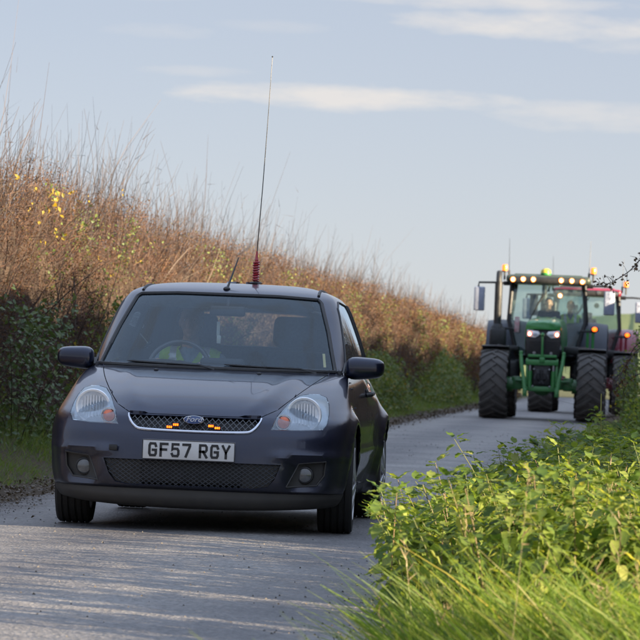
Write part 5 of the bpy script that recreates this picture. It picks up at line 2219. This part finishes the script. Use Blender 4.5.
def lamp(name, parent, c, r, glow, M=None, depth=.06, housing=None, core=True):
    b = MB()
    T = Matrix.Translation(c) @ (M or Matrix.Identity(4)) @ Matrix.Rotation(math.pi / 2, 4, 'X')
    b.lathe([(0, -depth), (r * .8, -depth), (r * 1.12, -.01), (r * 1.15, .008), (r, .012), (r, .004)], 18, T)
    h = b.build(name, housing or tr_black, parent)
    b = MB()
    b.lathe([(r, .004), (r * .6, .012), (0, .016)], 18, T)
    b.build('lit_lens', glow, h)
    if core:       # the bright element in the middle of the lens
        b = MB()
        b.ball(Vector(c) + Vector((0, -.014, 0)), (r * .5, .012, r * .5), u=10, v=6)
        b.build('lit_element', lamp_core, h)
    return h


def make_tractor(label, loc, paintm, roofm, rimm, front_linkage, roof_w=.92, rot=0.0, fender=None, detail=True):
    T = empty('tractor', loc, rot, label=label, cat='tractor')
    fender = fender or paintm
    # bonnet: loft of rounded sections
    b = MB()
    secs = [(-.96, .27, 1.84, 1.97, .8), (-.90, .345, 1.81, 2.00, .8), (-.70, .365, 1.55, 2.04, 1), (-.1, .38, 1.30, 2.07, 1), (.9, .38, 1.30, 2.10, 1), (1.66, .43, 1.30, 2.12, 1)]
    vs = []
    for (y, hw, zb, zt, k) in secs:
        h = zt - zb
        pr = [(-hw, zb), (-hw * 1.03, zb + h * .45), (-hw, zb + h * .72), (-hw * .86, zt - h * .07), (-hw * .45, zt), (0, zt + .012), (hw * .45, zt), (hw * .86, zt - h * .07), (hw, zb + h * .72), (hw * 1.03, zb + h * .45), (hw, zb)]
        vs += [Vector((x, y, z)) for x, z in pr]
    n = 11
    b.add(vs, [(i * n + j, i * n + j + 1, (i + 1) * n + j + 1, (i + 1) * n + j) for i in range(5) for j in range(n - 1)] + [tuple(range(n))])
    hood = b.build('bonnet', paintm, T, 42)
    b = MB()
    for sg in (-1, 1):        # bonnet crest ribs
        b.tube([(sg * .13, -.93, 1.985), (sg * .15, -.2, 2.077), (sg * .17, 1.6, 2.13)], .014, 6)
    b.build('bonnet_rib', paintm, hood)
    # nose grille and lamps
    b = MB()
    b.prism([(-.325, 1.83), (.325, 1.83), (.345, 1.62), (.335, 1.30), (.25, 1.22), (-.25, 1.22), (-.335, 1.30), (-.345, 1.62)], .14, Matrix(((1, 0, 0, 0), (0, 0, 1, -.905), (0, 1, 0, 0), (0, 0, 0, 1))), bev=.02)
    g = b.build('grille', tr_black, T)
    for k in range(9):
        b = MB()
        z = 1.27 + k * .04
        b.box((0, -.913, z), (.56, .012, .012), bev=.003, seg=1)
        b.build('grille_bar', tr_black, g)
    b = MB()
    b.box((0, -.92, 1.55), (.05, .03, .30), bev=.01)
    b.box((0, -.92, 1.70), (.12, .03, .05), rot=(0, R(35), 0), bev=.01)
    b.build('grille_keel', tr_black, g)
    for sg in (-1, 1):
        b = MB()
        poly = [(sg * .06, 1.74), (sg * .10, 1.80), (sg * .325, 1.825), (sg * .335, 1.69), (sg * .16, 1.665)]
        if sg < 0:
            poly = poly[::-1]
        b.prism(poly, .05, Matrix(((1, 0, 0, 0), (0, 0, 1, -.93), (0, 1, 0, 0), (0, 0, 0, 1))), bev=.008)
        hl = b.build('headlight', reflector, g, 40)
        b = MB()
        b.ball((sg * .275, -.932, 1.745), (.042, .02, .05))
        b.build('lit_lens', amber_lit, hl)
        b = MB()
        b.ball((sg * .275, -.95, 1.74), (.022, .01, .028))
        b.build('lit_element', lamp_core, hl)
        b = MB()
        b.ball((sg * .17, -.93, 1.735), (.05, .012, .035))
        b.build('dipped_lens', lens_glass, hl)
        b = MB()
        b.lathe([(0, .01), (.03, .008), (.034, -.01)], 12, Matrix.Translation((sg * .17, -.915, 1.36)) @ Matrix.Rotation(math.pi / 2, 4, 'X'))
        b.build('grille_stud', tr_metal, g)
    # engine block, gearbox, axle
    b = MB()
    b.box((0, .35, 1.0), (.50, 2.3, .62), bev=.05)
    b.box((0, 2.1, .95), (.56, 1.7, .70), bev=.06)
    b.box((0, -.55, 1.02), (.44, .5, .42), bev=.03)
    for k in range(5):
        b.box((random.uniform(-.3, .3), .1 + k * .28, 1.0 + random.uniform(-.1, .2)), (.18, .16, .2), bev=.02)
    b.build('chassis', tr_black, T)
    b = MB()
    b.box((0, 0, .71), (1.32, .20, .17), bev=.03)
    for sg in (-1, 1):
        b.box((sg * .52, 0, .74), (.22, .28, .27), bev=.04)
        b.tube([(sg * .60, 0, .71), (sg * .80, 0, .71)], .15, 16)
        b.tube([(sg * .15, -.17, .78), (sg * .55, -.17, .80)], .035, 8)
    b.ball((0, 0, .69), (.22, .24, .20))
    b.build('front_axle', fender if not detail else paintm, T)
    if front_linkage:
        b = MB()
        for sg in (-1, 1):
            # side plates of the linkage frame and the lift arms
            b.prism([(0, 1.22), (.10, 1.26), (.14, .84), (.06, .66), (-.06, .70), (-.03, 1.0)], .045, Matrix(((0, 0, 1, sg * .30 - .022), (1, 0, 0, -1.05), (0, 1, 0, 0), (0, 0, 0, 1))), bev=.01)
            b.tube([(sg * .43, -1.02, 1.33), (sg * .41, -1.07, 1.12), (sg * .35, -1.16, .80), (sg * .32, -1.20, .54)], [.035, .04, .04, .045], 10)
            b.box((sg * .32, -1.20, .56), (.09, .07, .16), bev=.02)
            b.box((sg * .43, -.98, 1.35), (.07, .12, .09), bev=.02)
        b.box((0, -1.05, 1.17), (.66, .10, .11), bev=.015)
        b.box((0, -1.05, .64), (.62, .12, .10), bev=.02)
        b.box((0, -1.02, 1.30), (.58, .05, .06), bev=.015)
        for x in (-.2, -.1, .1, .2):
            b.tube([(x, -1.105, 1.17), (x, -1.09, 1.17)], .02, 8)
        lk = b.build('front_linkage', paintm, T)
        b = MB()
        b.tube([(0, -1.07, 1.20), (-.005, -1.09, 1.45), (-.01, -1.06, 1.72)], [.03, .022, .022], 8)
        b.box((0, -1.08, 1.22), (.11, .09, .11), bev=.02)
        b.ball((-.01, -1.06, 1.73), .042)
        b.build('top_link', paintm, lk)
        for sg in (-1, 1):
            b = MB()
            b.tube([(sg * .235, -1.08, .66), (sg * .235, -1.07, 1.0)], .045, 12)
            b.tube([(sg * .235, -1.07, 1.0), (sg * .235, -1.06, 1.16)], .025, 10, mi=1)
            b.build('lift_cylinder', [paintm, tr_metal], lk)
        b = MB()
        for sg in (-1, 1):
            b.ball((sg * .07, -1.11, .95), .03)
            b.box((sg * .08, -1.08, .93), (.10, .10, .22), bev=.02)
            b.tube([(sg * .1, -1.1, 1.0), (sg * .14, -1.16, .85), (sg * .05, -1.14, .74), (0, -1.1, .8)], .014, 6)
        b.box((0, -1.03, .93), (.34, .06, .42), bev=.02)
        b.build('hydraulic_block', tr_black, lk)
        for sg in (-1, 1):
            for px_, pz_ in ((.155, 1.03), (.17, .69)):
                b = MB()
                b.ball((sg * px_, -1.12, pz_), .021, u=10, v=6)
                b.build('pin', tr_metal, lk)
    # wheels
    for sg in (-1, 1):
        tractor_wheel(T, .715, .57, (sg * .985, 0, .705), -1, rimm)
        tractor_wheel(T, .975, .66, (sg * .945, 2.78, .965), -1, rimm, 22)
        # front mudguards
        b = MB()
        vs, fs = [], []
        for k in range(11):
            a = R(78 + k * 7)
            for (x, rr) in ((-.285, .772), (-.27, .785), (0, .792), (.27, .785), (.285, .772), (.27, .772), (-.27, .772)):
                vs.append(Vector((sg * .985 + x, -rr * math.cos(a), .705 + rr * math.sin(a))))
        n = 7
        fs = [(k * n + j, k * n + (j + 1) % n, (k + 1) * n + (j + 1) % n, (k + 1) * n + j) for k in range(10) for j in range(n)] + [tuple(range(7)), tuple(range(70, 77))]
        b.add(vs, fs)
        b.tube([(sg * .68, .05, .85), (sg * .70, .05, 1.44), (sg * .95, .02, 1.50)], .025, 6)
        b.build('mudguard', tr_black, T, 40)
        # rear mudguard, wrapping the big wheel
        b = MB()
        vs = []
        for k in range(13):
            a = R(8 + k * 11)
            for (x, rr) in ((.40, 1.06), (.62, 1.09), (1.0, 1.10), (1.26, 1.07), (1.27, 1.0), (1.25, 1.03), (1.0, 1.06), (.62, 1.05)):
                vs.append(Vector((sg * x, 2.78 - rr * math.cos(a), .965 + rr * math.sin(a))))
        n = 8
        b.add(vs, [(k * n + j, k * n + (j + 1) % n, (k + 1) * n + (j + 1) % n, (k + 1) * n + j) for k in range(12) for j in range(n)] + [tuple(range(8)), tuple(range(96, 104))])
        vs = [Vector((sg * .41, 2.78, .965))] + [Vector((sg * .41, 2.78 - 1.05 * math.cos(R(8 + k * 11)), .965 + 1.05 * math.sin(R(8 + k * 11)))) for k in range(13)]
        b.add(vs, [(0, k + 1, k + 2) for k in range(12)])
        b.build('rear_mudguard', fender if not detail else tr_navy, T, 40)
    # cab: frame, roof, panes
    yf, yb, zf0, zt = 1.72, 3.15, 1.32, 2.82
    C8 = {('f', -1): [(-.60, yf - .02, zf0), (-.80, yf + .05, 2.05), (-.76, yf + .16, zt)], ('b', -1): [(-.72, yb, zf0 + .3), (-.80, yb, 2.1), (-.72, yb - .1, zt)]}
    b = MB()
    for sg in (-1, 1):
        for k in ('f', 'b'):
            b.tube([(-sg * x, y, z) for x, y, z in C8[(k, -1)]], [.05, .045, .05], 8)
        b.tube([(sg * .80, 2.45, 1.35), (sg * .82, 2.45, 2.1), (sg * .75, 2.45, zt)], .03, 8)
        b.tube([(sg * .60, yf, zf0), (sg * .78, 2.45, zf0), (sg * .75, yb, zf0 + .3)], .04, 8)
    b.tube([(-.60, yf, zf0), (.60, yf, zf0)], .05, 8)
    b.tube([(-.72, yb, 1.62), (.72, yb, 1.62)], .04, 8)
    b.box((0, 2.45, 1.27), (1.25, 1.45, .10), bev=.03)
    b.build('cab_frame', tr_black, T, 50)

    def pane(name, quad, th=.006):
        bb = MB()
        q0 = [Vector(p) for p in quad]
        bb.add(q0, [tuple(range(len(q0)))])
        return bb.build(name, tr_glass, T, smooth=False)
    cv = []
    for i in range(13):          # bowed front screen
        t = i / 12 * 2 - 1
        bow = -.07 * (1 - t * t)
        cv.append([(t * .60, yf - .02 + bow, zf0), (t * .80, yf + .05 + bow, 2.05), (t * .76, yf + .16 + bow, zt)])
    bb = MB()
    vs = [Vector(p) for c in cv for p in c]
    bb.add(vs, [(i * 3 + j, i * 3 + j + 1, (i + 1) * 3 + j + 1, (i + 1) * 3 + j) for i in range(12) for j in range(2)])
    bb.build('windscreen', tr_glass, T, 60)
    for sg in (-1, 1):
        pane('door_glass', [(sg * .62, yf + .04, zf0 + .03), (sg * .80, 2.43, zf0 + .05), (sg * .82, 2.43, 2.1), (sg * .755, 2.43, zt), (sg * .765, yf + .18, zt), (sg * .805, yf + .08, 2.05)])
        pane('rear_side_glass', [(sg * .81, 2.47, 1.75), (sg * .76, yb, 1.8), (sg * .80, yb, 2.1), (sg * .725, yb - .1, zt), (sg * .755, 2.47, zt)])
    pane('rear_glass', [(-.70, yb, 1.66), (.70, yb, 1.66), (.78, yb, 2.1), (.70, yb - .1, zt), (-.70, yb - .1, zt), (-.78, yb, 2.1)])
    b = MB()
    rw = roof_w
    b.box((0, 2.36, 2.905), (rw * 1.9, 1.92, .17), bev=.07, seg=4)
    b.box((0, 2.38, 2.985), (rw * 1.55, 1.6, .06), bev=.028, seg=3)
    roof = b.build('roof', roofm, T, 40)
    b = MB()
    b.box((0, 1.46, 2.885), (rw * 1.72, .16, .15), bev=.05, seg=3)
    b.build('lamp_bar', tr_black, roof)
    for x in (-.76, -.55, -.34, .24, .46, .68):
        lamp('work_lamp', roof, (x + .03, 1.385, 2.895 - .012 * (abs(x) > .6)), .052, lamp_lit if detail else lens_glass, depth=.05, core=detail)
    b = MB()
    b.tube([(.05, yf + .06, 2.78), (-.22, yf + .0, 2.35), (-.30, yf - .02, 2.18)], .010, 5)
    b.tube([(-.10, yf - .02, 2.62), (-.38, yf - .03, 2.02)], .012, 5)
    b.build('wiper', tr_black, T)
    # inside: seat, column, wheel, consoles, lit work lamp at the back window
    b = MB()
    b.box((0, 2.72, 1.62), (.50, .50, .14), bev=.05)
    b.box((0, 2.98, 1.98), (.48, .14, .62), bev=.05)
    b.box((0, 3.0, 2.36), (.26, .10, .16), bev=.04)
    b.build('seat', seat_cloth, T, 60)
    b = MB()
    b.box((.46, 2.75, 1.60), (.36, .36, .12), bev=.04)
    b.box((.46, 2.98, 1.85), (.32, .10, .40), bev=.04)
    b.build('passenger_seat', seat_cloth, T, 60)
    b = MB()
    b.tube([(0, 1.9, 1.35), (0, 2.08, 1.80)], [.09, .06], 10)
    M = Matrix.Translation((0, 2.12, 1.86)) @ Matrix.Rotation(R(30), 4, 'X')
    b.lathe([(.19 + .016 * math.cos(a), .016 * math.sin(a)) for a in np.linspace(0, 2 * math.pi, 8, endpoint=False)], 28, M, close=True)
    b.box((0, 1.98, 1.72), (.34, .12, .16), bev=.04)
    b.build('steering_column', trim_dark, T)
    b = MB()
    b.box((-.30, 2.2, 2.38), (.17, .04, .44), bev=.015)
    b.build('cab_monitor', tr_navy, T)
    lamp('work_lamp', T, (.22, yb + .12, 2.62), .055, lamp_lit if detail else lens_glass, depth=.05, core=detail)
    # exhaust stack and its lower box
    b = MB()
    b.tube([(-1.02, 1.42, 1.52), (-1.02, 1.42, 1.86), (-1.02, 1.42, 1.95)], [.14, .14, .078], 18)
    b.tube([(-1.02, 1.42, 1.95), (-1.02, 1.42, 2.82)], .080, 18)
    b.tube([(-1.02, 1.42, 2.82), (-1.02, 1.43, 2.92), (-1.02, 1.52, 3.02)], .06, 14)
    b.build('exhaust', tr_black, T, 50)
    b = MB()
    b.box((-1.0, 1.45, 1.66), (.34, .38, .40), bev=.06)
    b.box((-.72, 1.5, 1.45), (.35, .4, .12), bev=.04)
    b.build('exhaust_box', tr_black, T)
    # fuel tank and steps on the other side
    b = MB()
    b.box((.62, 1.25, 1.44), (.52, .62, .17), bev=.05)
    b.build('battery_box', tr_black, T)
    for sg in (-1, 1):
        b = MB()
        b.box((sg * .72, 1.75, .92), (.40, .9, .62), bev=.1, seg=3)
        b.build('fuel_tank', tr_black, T)
    b = MB()
    for x in (.86, .97):
        b.tube([(x, 1.55, 1.38), (x, 1.58, 1.90)], .03, 8)
    b.box((.92, 1.5, 1.36), (.18, .1, .05), bev=.01)
    b.build('hand_rail', paintm, T)
    # mirrors on arms
    for sg, xo in ((-1, -1.42), (1, 1.28)):
        b = MB()
        b.tube([(sg * .80, 1.62, 2.80), (sg * 1.1, 1.60, 2.81), (xo + sg * .02, 1.60, 2.80), (xo + sg * .03, 1.60, 2.70)], .022, 8)
        b.tube([(sg * .80, 1.62, 2.80), (sg * .93, 1.60, 2.80)], .045, 8)
        a = b.build('mirror_arm', tr_black, T, 50)
        b = MB()
        b.box((xo, 1.58, 2.46), (.225, .075, .50), bev=.028, seg=3, rot=(0, 0, R(sg * 8)))
        b.build('mirror', mirror_back, a)
    # beacons, dome, side markers, whip aerials
    for sg in (-1, 1):
        b = MB()
        b.tube([(sg * .925, 1.85, 2.88), (sg * .925, 1.85, 3.05)], .02, 8)
        b.lathe([(0, .0), (.062, .0), (.062, .03), (0, .03)], 18, Matrix.Translation((sg * .925, 1.85, 3.04)))
        bc = b.build('beacon', tr_black, T)
        b = MB()
        b.lathe([(.058, .03), (.060, .12), (.05, .155), (0, .165)], 18, Matrix.Translation((sg * .925, 1.85, 3.04)))
        b.build('beacon_lens', beacon_amber, bc, 40)
        b = MB()
        b.box((sg * .86, 1.56, 1.86), (.34, .05, .05), bev=.015)
        b.box((sg * 1.0, 1.54, 1.91), (.16, .07, .10), bev=.02)
        mk = b.build('marker_bracket', tr_black, T)
        b = MB()
        b.ball((sg * 1.0, 1.50, 1.91), (.055, .025, .045))
        b.build('marker_lamp', amber_lit, mk)
        b = MB()
        b.tube([(sg * .83, 1.9, 2.92), (sg * .835, 1.9, 3.08)], .022, 8)
        b.tube([(sg * .835, 1.9, 3.08), (sg * .85, 1.9, 3.75)], [.006, .003], 5)
        b.build('radio_aerial', whip_steel, T)
    if detail:
        b = MB()
        b.lathe([(0, 0), (.105, 0), (.115, .03), (.11, .05)], 22, Matrix.Translation((-.06, 1.62, 3.0)), mi=1)
        b.lathe([(.11, .05), (.10, .10), (.06, .135), (0, .145)], 22, Matrix.Translation((-.06, 1.62, 3.0)), mi=0)
        b.build('receiver_dome', [dome_yellow, tr_green], T)
        b = MB()
        b.box((-.62, yf - .06, 1.95), (.10, .02, .32), bev=.005)
        b.build('cab_sticker', [mat('sticker_white', (.55, .5, .5), (.5, .15, .2), scale=9, rough=.5)], T)
    return T


roof_dark = mat('tractor_roof', (.03, .045, .03), (.045, .06, .04), scale=6, rough=.4, coat=.3)
TRG = make_tractor('green tractor with six lit roof lamps and front linkage following the car', (-1.88, 76.4, 0), tr_green, roof_dark, tr_rim, True)
TRR = make_tractor('dark red tractor half hidden behind the green tractor on its right', (-1.28, 92.0, 0), tr_red, tr_red, tr_metal, False, roof_w=.86, fender=tr_red, detail=False)
TRR.scale = (1.04, 1.04, 1.04)
# ------------------------------------------------------------------ people
def capsule(bm_, p, q, r0, r1, n=12):
    p, q = Vector(p), Vector(q)
    d = q - p
    L = max(d.length, 1e-5)
    M = Matrix.Translation(p) @ d.to_track_quat('Z', 'Y').to_matrix().to_4x4()
    rings = []
    prof = []
    for k in range(4):
        a = math.pi / 2 * k / 3
        prof.append((r0 * math.sin(a), -r0 * math.cos(a)))
    for k in range(4):
        a = math.pi / 2 * k / 3
        prof.append((r1 * math.cos(a), L + r1 * math.sin(a)))
    for r, h in prof:
        r = max(r, 1e-4)
        rings.append([bm_.verts.new(M @ Vector((r * math.cos(6.2832 * i / n), r * math.sin(6.2832 * i / n), h))) for i in range(n)])
    for a, b in zip(rings[:-1], rings[1:]):
        for i in range(n):
            bm_.faces.new((a[i], a[(i + 1) % n], b[(i + 1) % n], b[i]))
    bm_.faces.new(rings[0][::-1])
    bm_.faces.new(rings[-1])


def ellipsoid(bm_, c, r, M=None):
    bmesh.ops.create_uvsphere(bm_, u_segments=20, v_segments=14, radius=1, matrix=Matrix.Translation(c) @ (M or Matrix.Identity(4)) @ Matrix.Diagonal((*r, 1)))


skin_m = mat('skin', (.52, .31, .23), (.46, .26, .18), scale=14, rough=.5, spec=.35)
hair_m = mat('hair', (.05, .032, .02), (.09, .06, .04), scale=60, rough=.6)
shirt_m = mat('shirt_pale_blue', (.28, .36, .42), (.22, .29, .35), scale=25, rough=.9)
jacket_m = mat('dark_jacket', (.02, .025, .035), (.035, .04, .055), scale=25, rough=.9)
trouser_m = mat('dark_trousers', (.025, .027, .035), (.04, .04, .05), scale=25, rough=.9)
vest_m = mat('hi_vis_yellow', (.42, .72, .04), (.36, .62, .04), scale=18, rough=.7)
tape_m = mat('reflective_tape', (.62, .66, .66), (.5, .54, .55), scale=40, rough=.35, metal=.3)
eye_m = mat('eye_white', (.7, .68, .66), (.62, .6, .58), scale=40, rough=.2)
iris_m = mat('eye_iris', (.03, .025, .02), (.05, .04, .03), scale=80, rough=.2)


def make_person(label, loc, rz=0, voxel=.007, vest=True, top=None, reach=((.17, -.40, .36), (-.17, -.40, .36)), cap=None, head_yaw=0.0, scale=1.0):
    """seated, hips at the origin, facing -y; hands closed on a rim at 'reach'"""
    b = bmesh.new()
    top = top or shirt_m
    # torso
    ellipsoid(b, (0, .0, .02), (.165, .13, .12))
    capsule(b, (0, .02, .08), (0, .05, .24), .13, .14)
    ellipsoid(b, (0, .06, .36), (.175, .115, .15))
    capsule(b, (-.13, .065, .46), (.13, .065, .46), .075, .075)
    capsule(b, (0, .06, .46), (0, .045, .60), .066, .056)
    HM = Matrix.Translation((0, .03, .705)) @ Matrix.Rotation(head_yaw, 4, 'Z')
    hp = lambda x, y, z: HM @ Vector((x, y, z))
    # head: cranium, face, jaw, nose, brow, lips, chin, ears
    ellipsoid(b, hp(0, .018, .045), (.074, .094, .088))
    ellipsoid(b, hp(0, -.020, -.005), (.064, .072, .095))
    ellipsoid(b, hp(0, -.030, -.062), (.050, .056, .046))
    ellipsoid(b, hp(0, -.076, -.088), (.020, .014, .016))
    capsule(b, hp(0, -.090, .018), hp(0, -.108, -.024), .009, .0145)
    for s in (-1, 1):
        ellipsoid(b, hp(s * .013, -.098, -.028), (.010, .012, .009))
        ellipsoid(b, hp(s * .030, -.080, .034), (.026, .012, .009))
        ellipsoid(b, hp(s * .040, -.066, -.022), (.022, .018, .020))
        ellipsoid(b, hp(s * .074, .012, -.004), (.010, .020, .032), Matrix.Rotation(s * .3, 4, 'Z'))
    ellipsoid(b, hp(0, -.086, -.052), (.024, .009, .0055))
    ellipsoid(b, hp(0, -.084, -.062), (.021, .009, .0065))
    # legs
    for s in (-1, 1):
        capsule(b, (s * .09, -.02, 0), (s * .15, -.44, .09), .088, .060)
        capsule(b, (s * .15, -.44, .09), (s * .14, -.74, -.26), .058, .042)
        capsule(b, (s * .14, -.72, -.29), (s * .145, -.90, -.28), .042, .034)
    # arms and hands
    for s, w_ in ((1, Vector(reach[0])), (-1, Vector(reach[1]))):
        sh = Vector((s * .185, .06, .455))
        el_ = (sh + w_) / 2 + Vector((s * .085, .05, -.16))
        capsule(b, sh, el_, .058, .046)
        capsule(b, el_, w_, .044, .030)
        fw = (w_ - el_).normalized()
        fw = Vector((fw.x * .4, fw.y, fw.z * .4 + .25)).normalized()
        sdv = Vector((s, 0, 0))
        palm = w_ + fw * .085
        capsule(b, w_, palm, .028, .032)
        capsule(b, w_ + sdv * .012, palm + sdv * .026, .022, .018)
        capsule(b, w_ - sdv * .012, palm - sdv * .026, .022, .018)
        for k, ln in enumerate((.030, .036, .034, .026)):
            off = sdv * (-s) * s * 0 + sdv * (.030 - .020 * k) * -1
            k0 = palm + off
            dn = Vector((0, -.5, -.85)).normalized()
            k1 = k0 + (fw * .6 + dn * .5).normalized() * ln
            k2 = k1 + dn * ln * .8
            k3 = k2 + (dn * .5 - fw * .85).normalized() * ln * .65
            capsule(b, k0, k1, .0105, .0098, 8)
            capsule(b, k1, k2, .0098, .009, 8)
            capsule(b, k2, k3, .009, .008, 8)
        t0 = w_ + fw * .03 - sdv * .024
        t1 = t0 - sdv * .022 + fw * .03 + Vector((0, 0, .006))
        t2 = t1 + fw * .026 + sdv * .004 + Vector((0, 0, -.014))
        capsule(b, t0, t1, .014, .0115, 8)
        capsule(b, t1, t2, .0115, .009, 8)
    me = bpy.data.meshes.new('person')
    b.to_mesh(me)
    b.free()
    tmp = bpy.data.objects.new('person', me)
    COL.objects.link(tmp)
    md = tmp.modifiers.new('remesh', 'REMESH')
    md.mode = 'VOXEL'
    md.voxel_size = voxel
    md2 = tmp.modifiers.new('smooth', 'SMOOTH')
    md2.iterations = 3
    md2.factor = .5
    dg = bpy.context.evaluated_depsgraph_get()
    me2 = bpy.data.meshes.new_from_object(tmp.evaluated_get(dg))
    bpy.data.objects.remove(tmp)
    me2.name = 'person'
    me2.materials.clear()
    for m in (skin_m, top, trouser_m, jacket_m):
        me2.materials.append(m)
    n = len(me2.polygons)
    c = np.zeros(n * 3, np.float32)
    me2.polygons.foreach_get('center', c)
    c = c.reshape(-1, 3)
    mi = np.ones(n, np.int32)
    mi[c[:, 2] > .555 - .25 * np.abs(c[:, 1] - .06)] = 0
    mi[(c[:, 2] < .06) | ((c[:, 1] < -.12) & (c[:, 2] < .18))] = 2
    mi[(c[:, 1] < -.6) & (c[:, 2] < -.22)] = 3
    for w_ in reach:
        d = np.linalg.norm(c - np.array(w_), axis=1)
        mi[((d < .16) & (c[:, 1] < w_[1] + .015)) & (c[:, 2] > w_[2] - .12)] = 0
    me2.polygons.foreach_set('material_index', mi)
    me2.polygons.foreach_set('use_smooth', np.ones(n, bool))
    P = bpy.data.objects.new('person', me2)
    COL.objects.link(P)
    P.location = loc
    P.rotation_euler = (0, 0, rz)
    P.scale = (scale,) * 3
    tag(P, label, 'person')
    # eyes
    for s in (-1, 1):
        bb = MB()
        bb.ball(hp(s * .031, -.071, .014), .0112, mi=0, u=12, v=8)
        bb.ball(hp(s * .031, -.0805, .014), (.0042, .003, .0042), mi=1, u=10, v=6)
        bb.build('eye', [eye_m, iris_m], P)
    # hair or cap
    hb = bmesh.new()
    ellipsoid(hb, hp(0, .024, .050), (.083, .098, .092))
    drop = [v for v in hb.verts if (lambda q: q.z < .055 - .9 * max(0, q.y) * 1.0 - (.0 if q.y > -.05 else -.018) and not (q.y > .02 and q.z > -.05))(HM.inverted() @ v.co)]
    bmesh.ops.delete(hb, geom=drop, context='VERTS')
    for v in hb.verts:
        v.co += v.normal * .004 * mnoise.noise(v.co * 60)
    bmesh.ops.solidify(hb, geom=hb.faces, thickness=.006)
    mh = bpy.data.meshes.new('hair')
    for f in hb.faces:
        f.smooth = True
    hb.to_mesh(mh)
    hb.free()
    mh.materials.append(cap or hair_m)
    oh = bpy.data.objects.new('hair' if cap is None else 'cap', mh)
    COL.objects.link(oh)
    oh.parent = P
    if vest:     # waistcoat: torso skin drawn outwards, open neck
        vb = bmesh.new()
        vb.from_mesh(me2)
        vb.faces.ensure_lookup_table()
        kill = []
        for f in vb.faces:
            q = f.calc_center_median()
            neck = q.z > .50 + .10 * min(1, abs(q.x) / .12) * (1 if q.y < .06 else 1) - .0 or (q.y < .03 and q.z > .40 and abs(q.x) < (q.z - .40) * .62)
            if neck or q.z < .05 or abs(q.x) > .20 or (q.y < -.16) or f.material_index == 0:
                kill.append(f)
        bmesh.ops.delete(vb, geom=kill, context='FACES')
        vb.normal_update()
        for v in vb.verts:
            v.co += v.normal * .012
        for f in vb.faces:
            q = f.calc_center_median()
            f.material_index = 1 if (.085 < abs(q.x) < .135 and q.z > .2) or (.17 < q.z < .225) else 0
            f.smooth = True
        mv = bpy.data.meshes.new('vest')
        vb.to_mesh(mv)
        vb.free()
        mv.materials.append(vest_m)
        mv.materials.append(tape_m)
        ov_ = bpy.data.objects.new('hi_vis_vest', mv)
        COL.objects.link(ov_)
        ov_.parent = P
    return P


cx0, cy0 = -2.45, 20.75
make_person('car driver in a yellow hi-vis vest and pale collar holding the steering wheel', (cx0 - .275, cy0 + 2.02, .535), 0, .007, True, shirt_m,
            reach=((.165, -.37, .395), (-.165, -.37, .395)), scale=.93)
make_person('tractor driver in a dark jacket sitting behind the green tractor windscreen', (-1.88, 76.4 + 2.74, 1.72), 0, .012, False, jacket_m,
            reach=((.17, -.50, .18), (-.17, -.50, .18)), cap=jacket_m)
make_person('passenger in a yellow hi-vis vest beside the driver of the green tractor', (-1.88 + .46, 76.4 + 2.76, 1.70), R(8), .012, True, jacket_m,
            reach=((.12, -.36, .10), (-.12, -.36, .10)), head_yaw=R(-20), scale=.97)
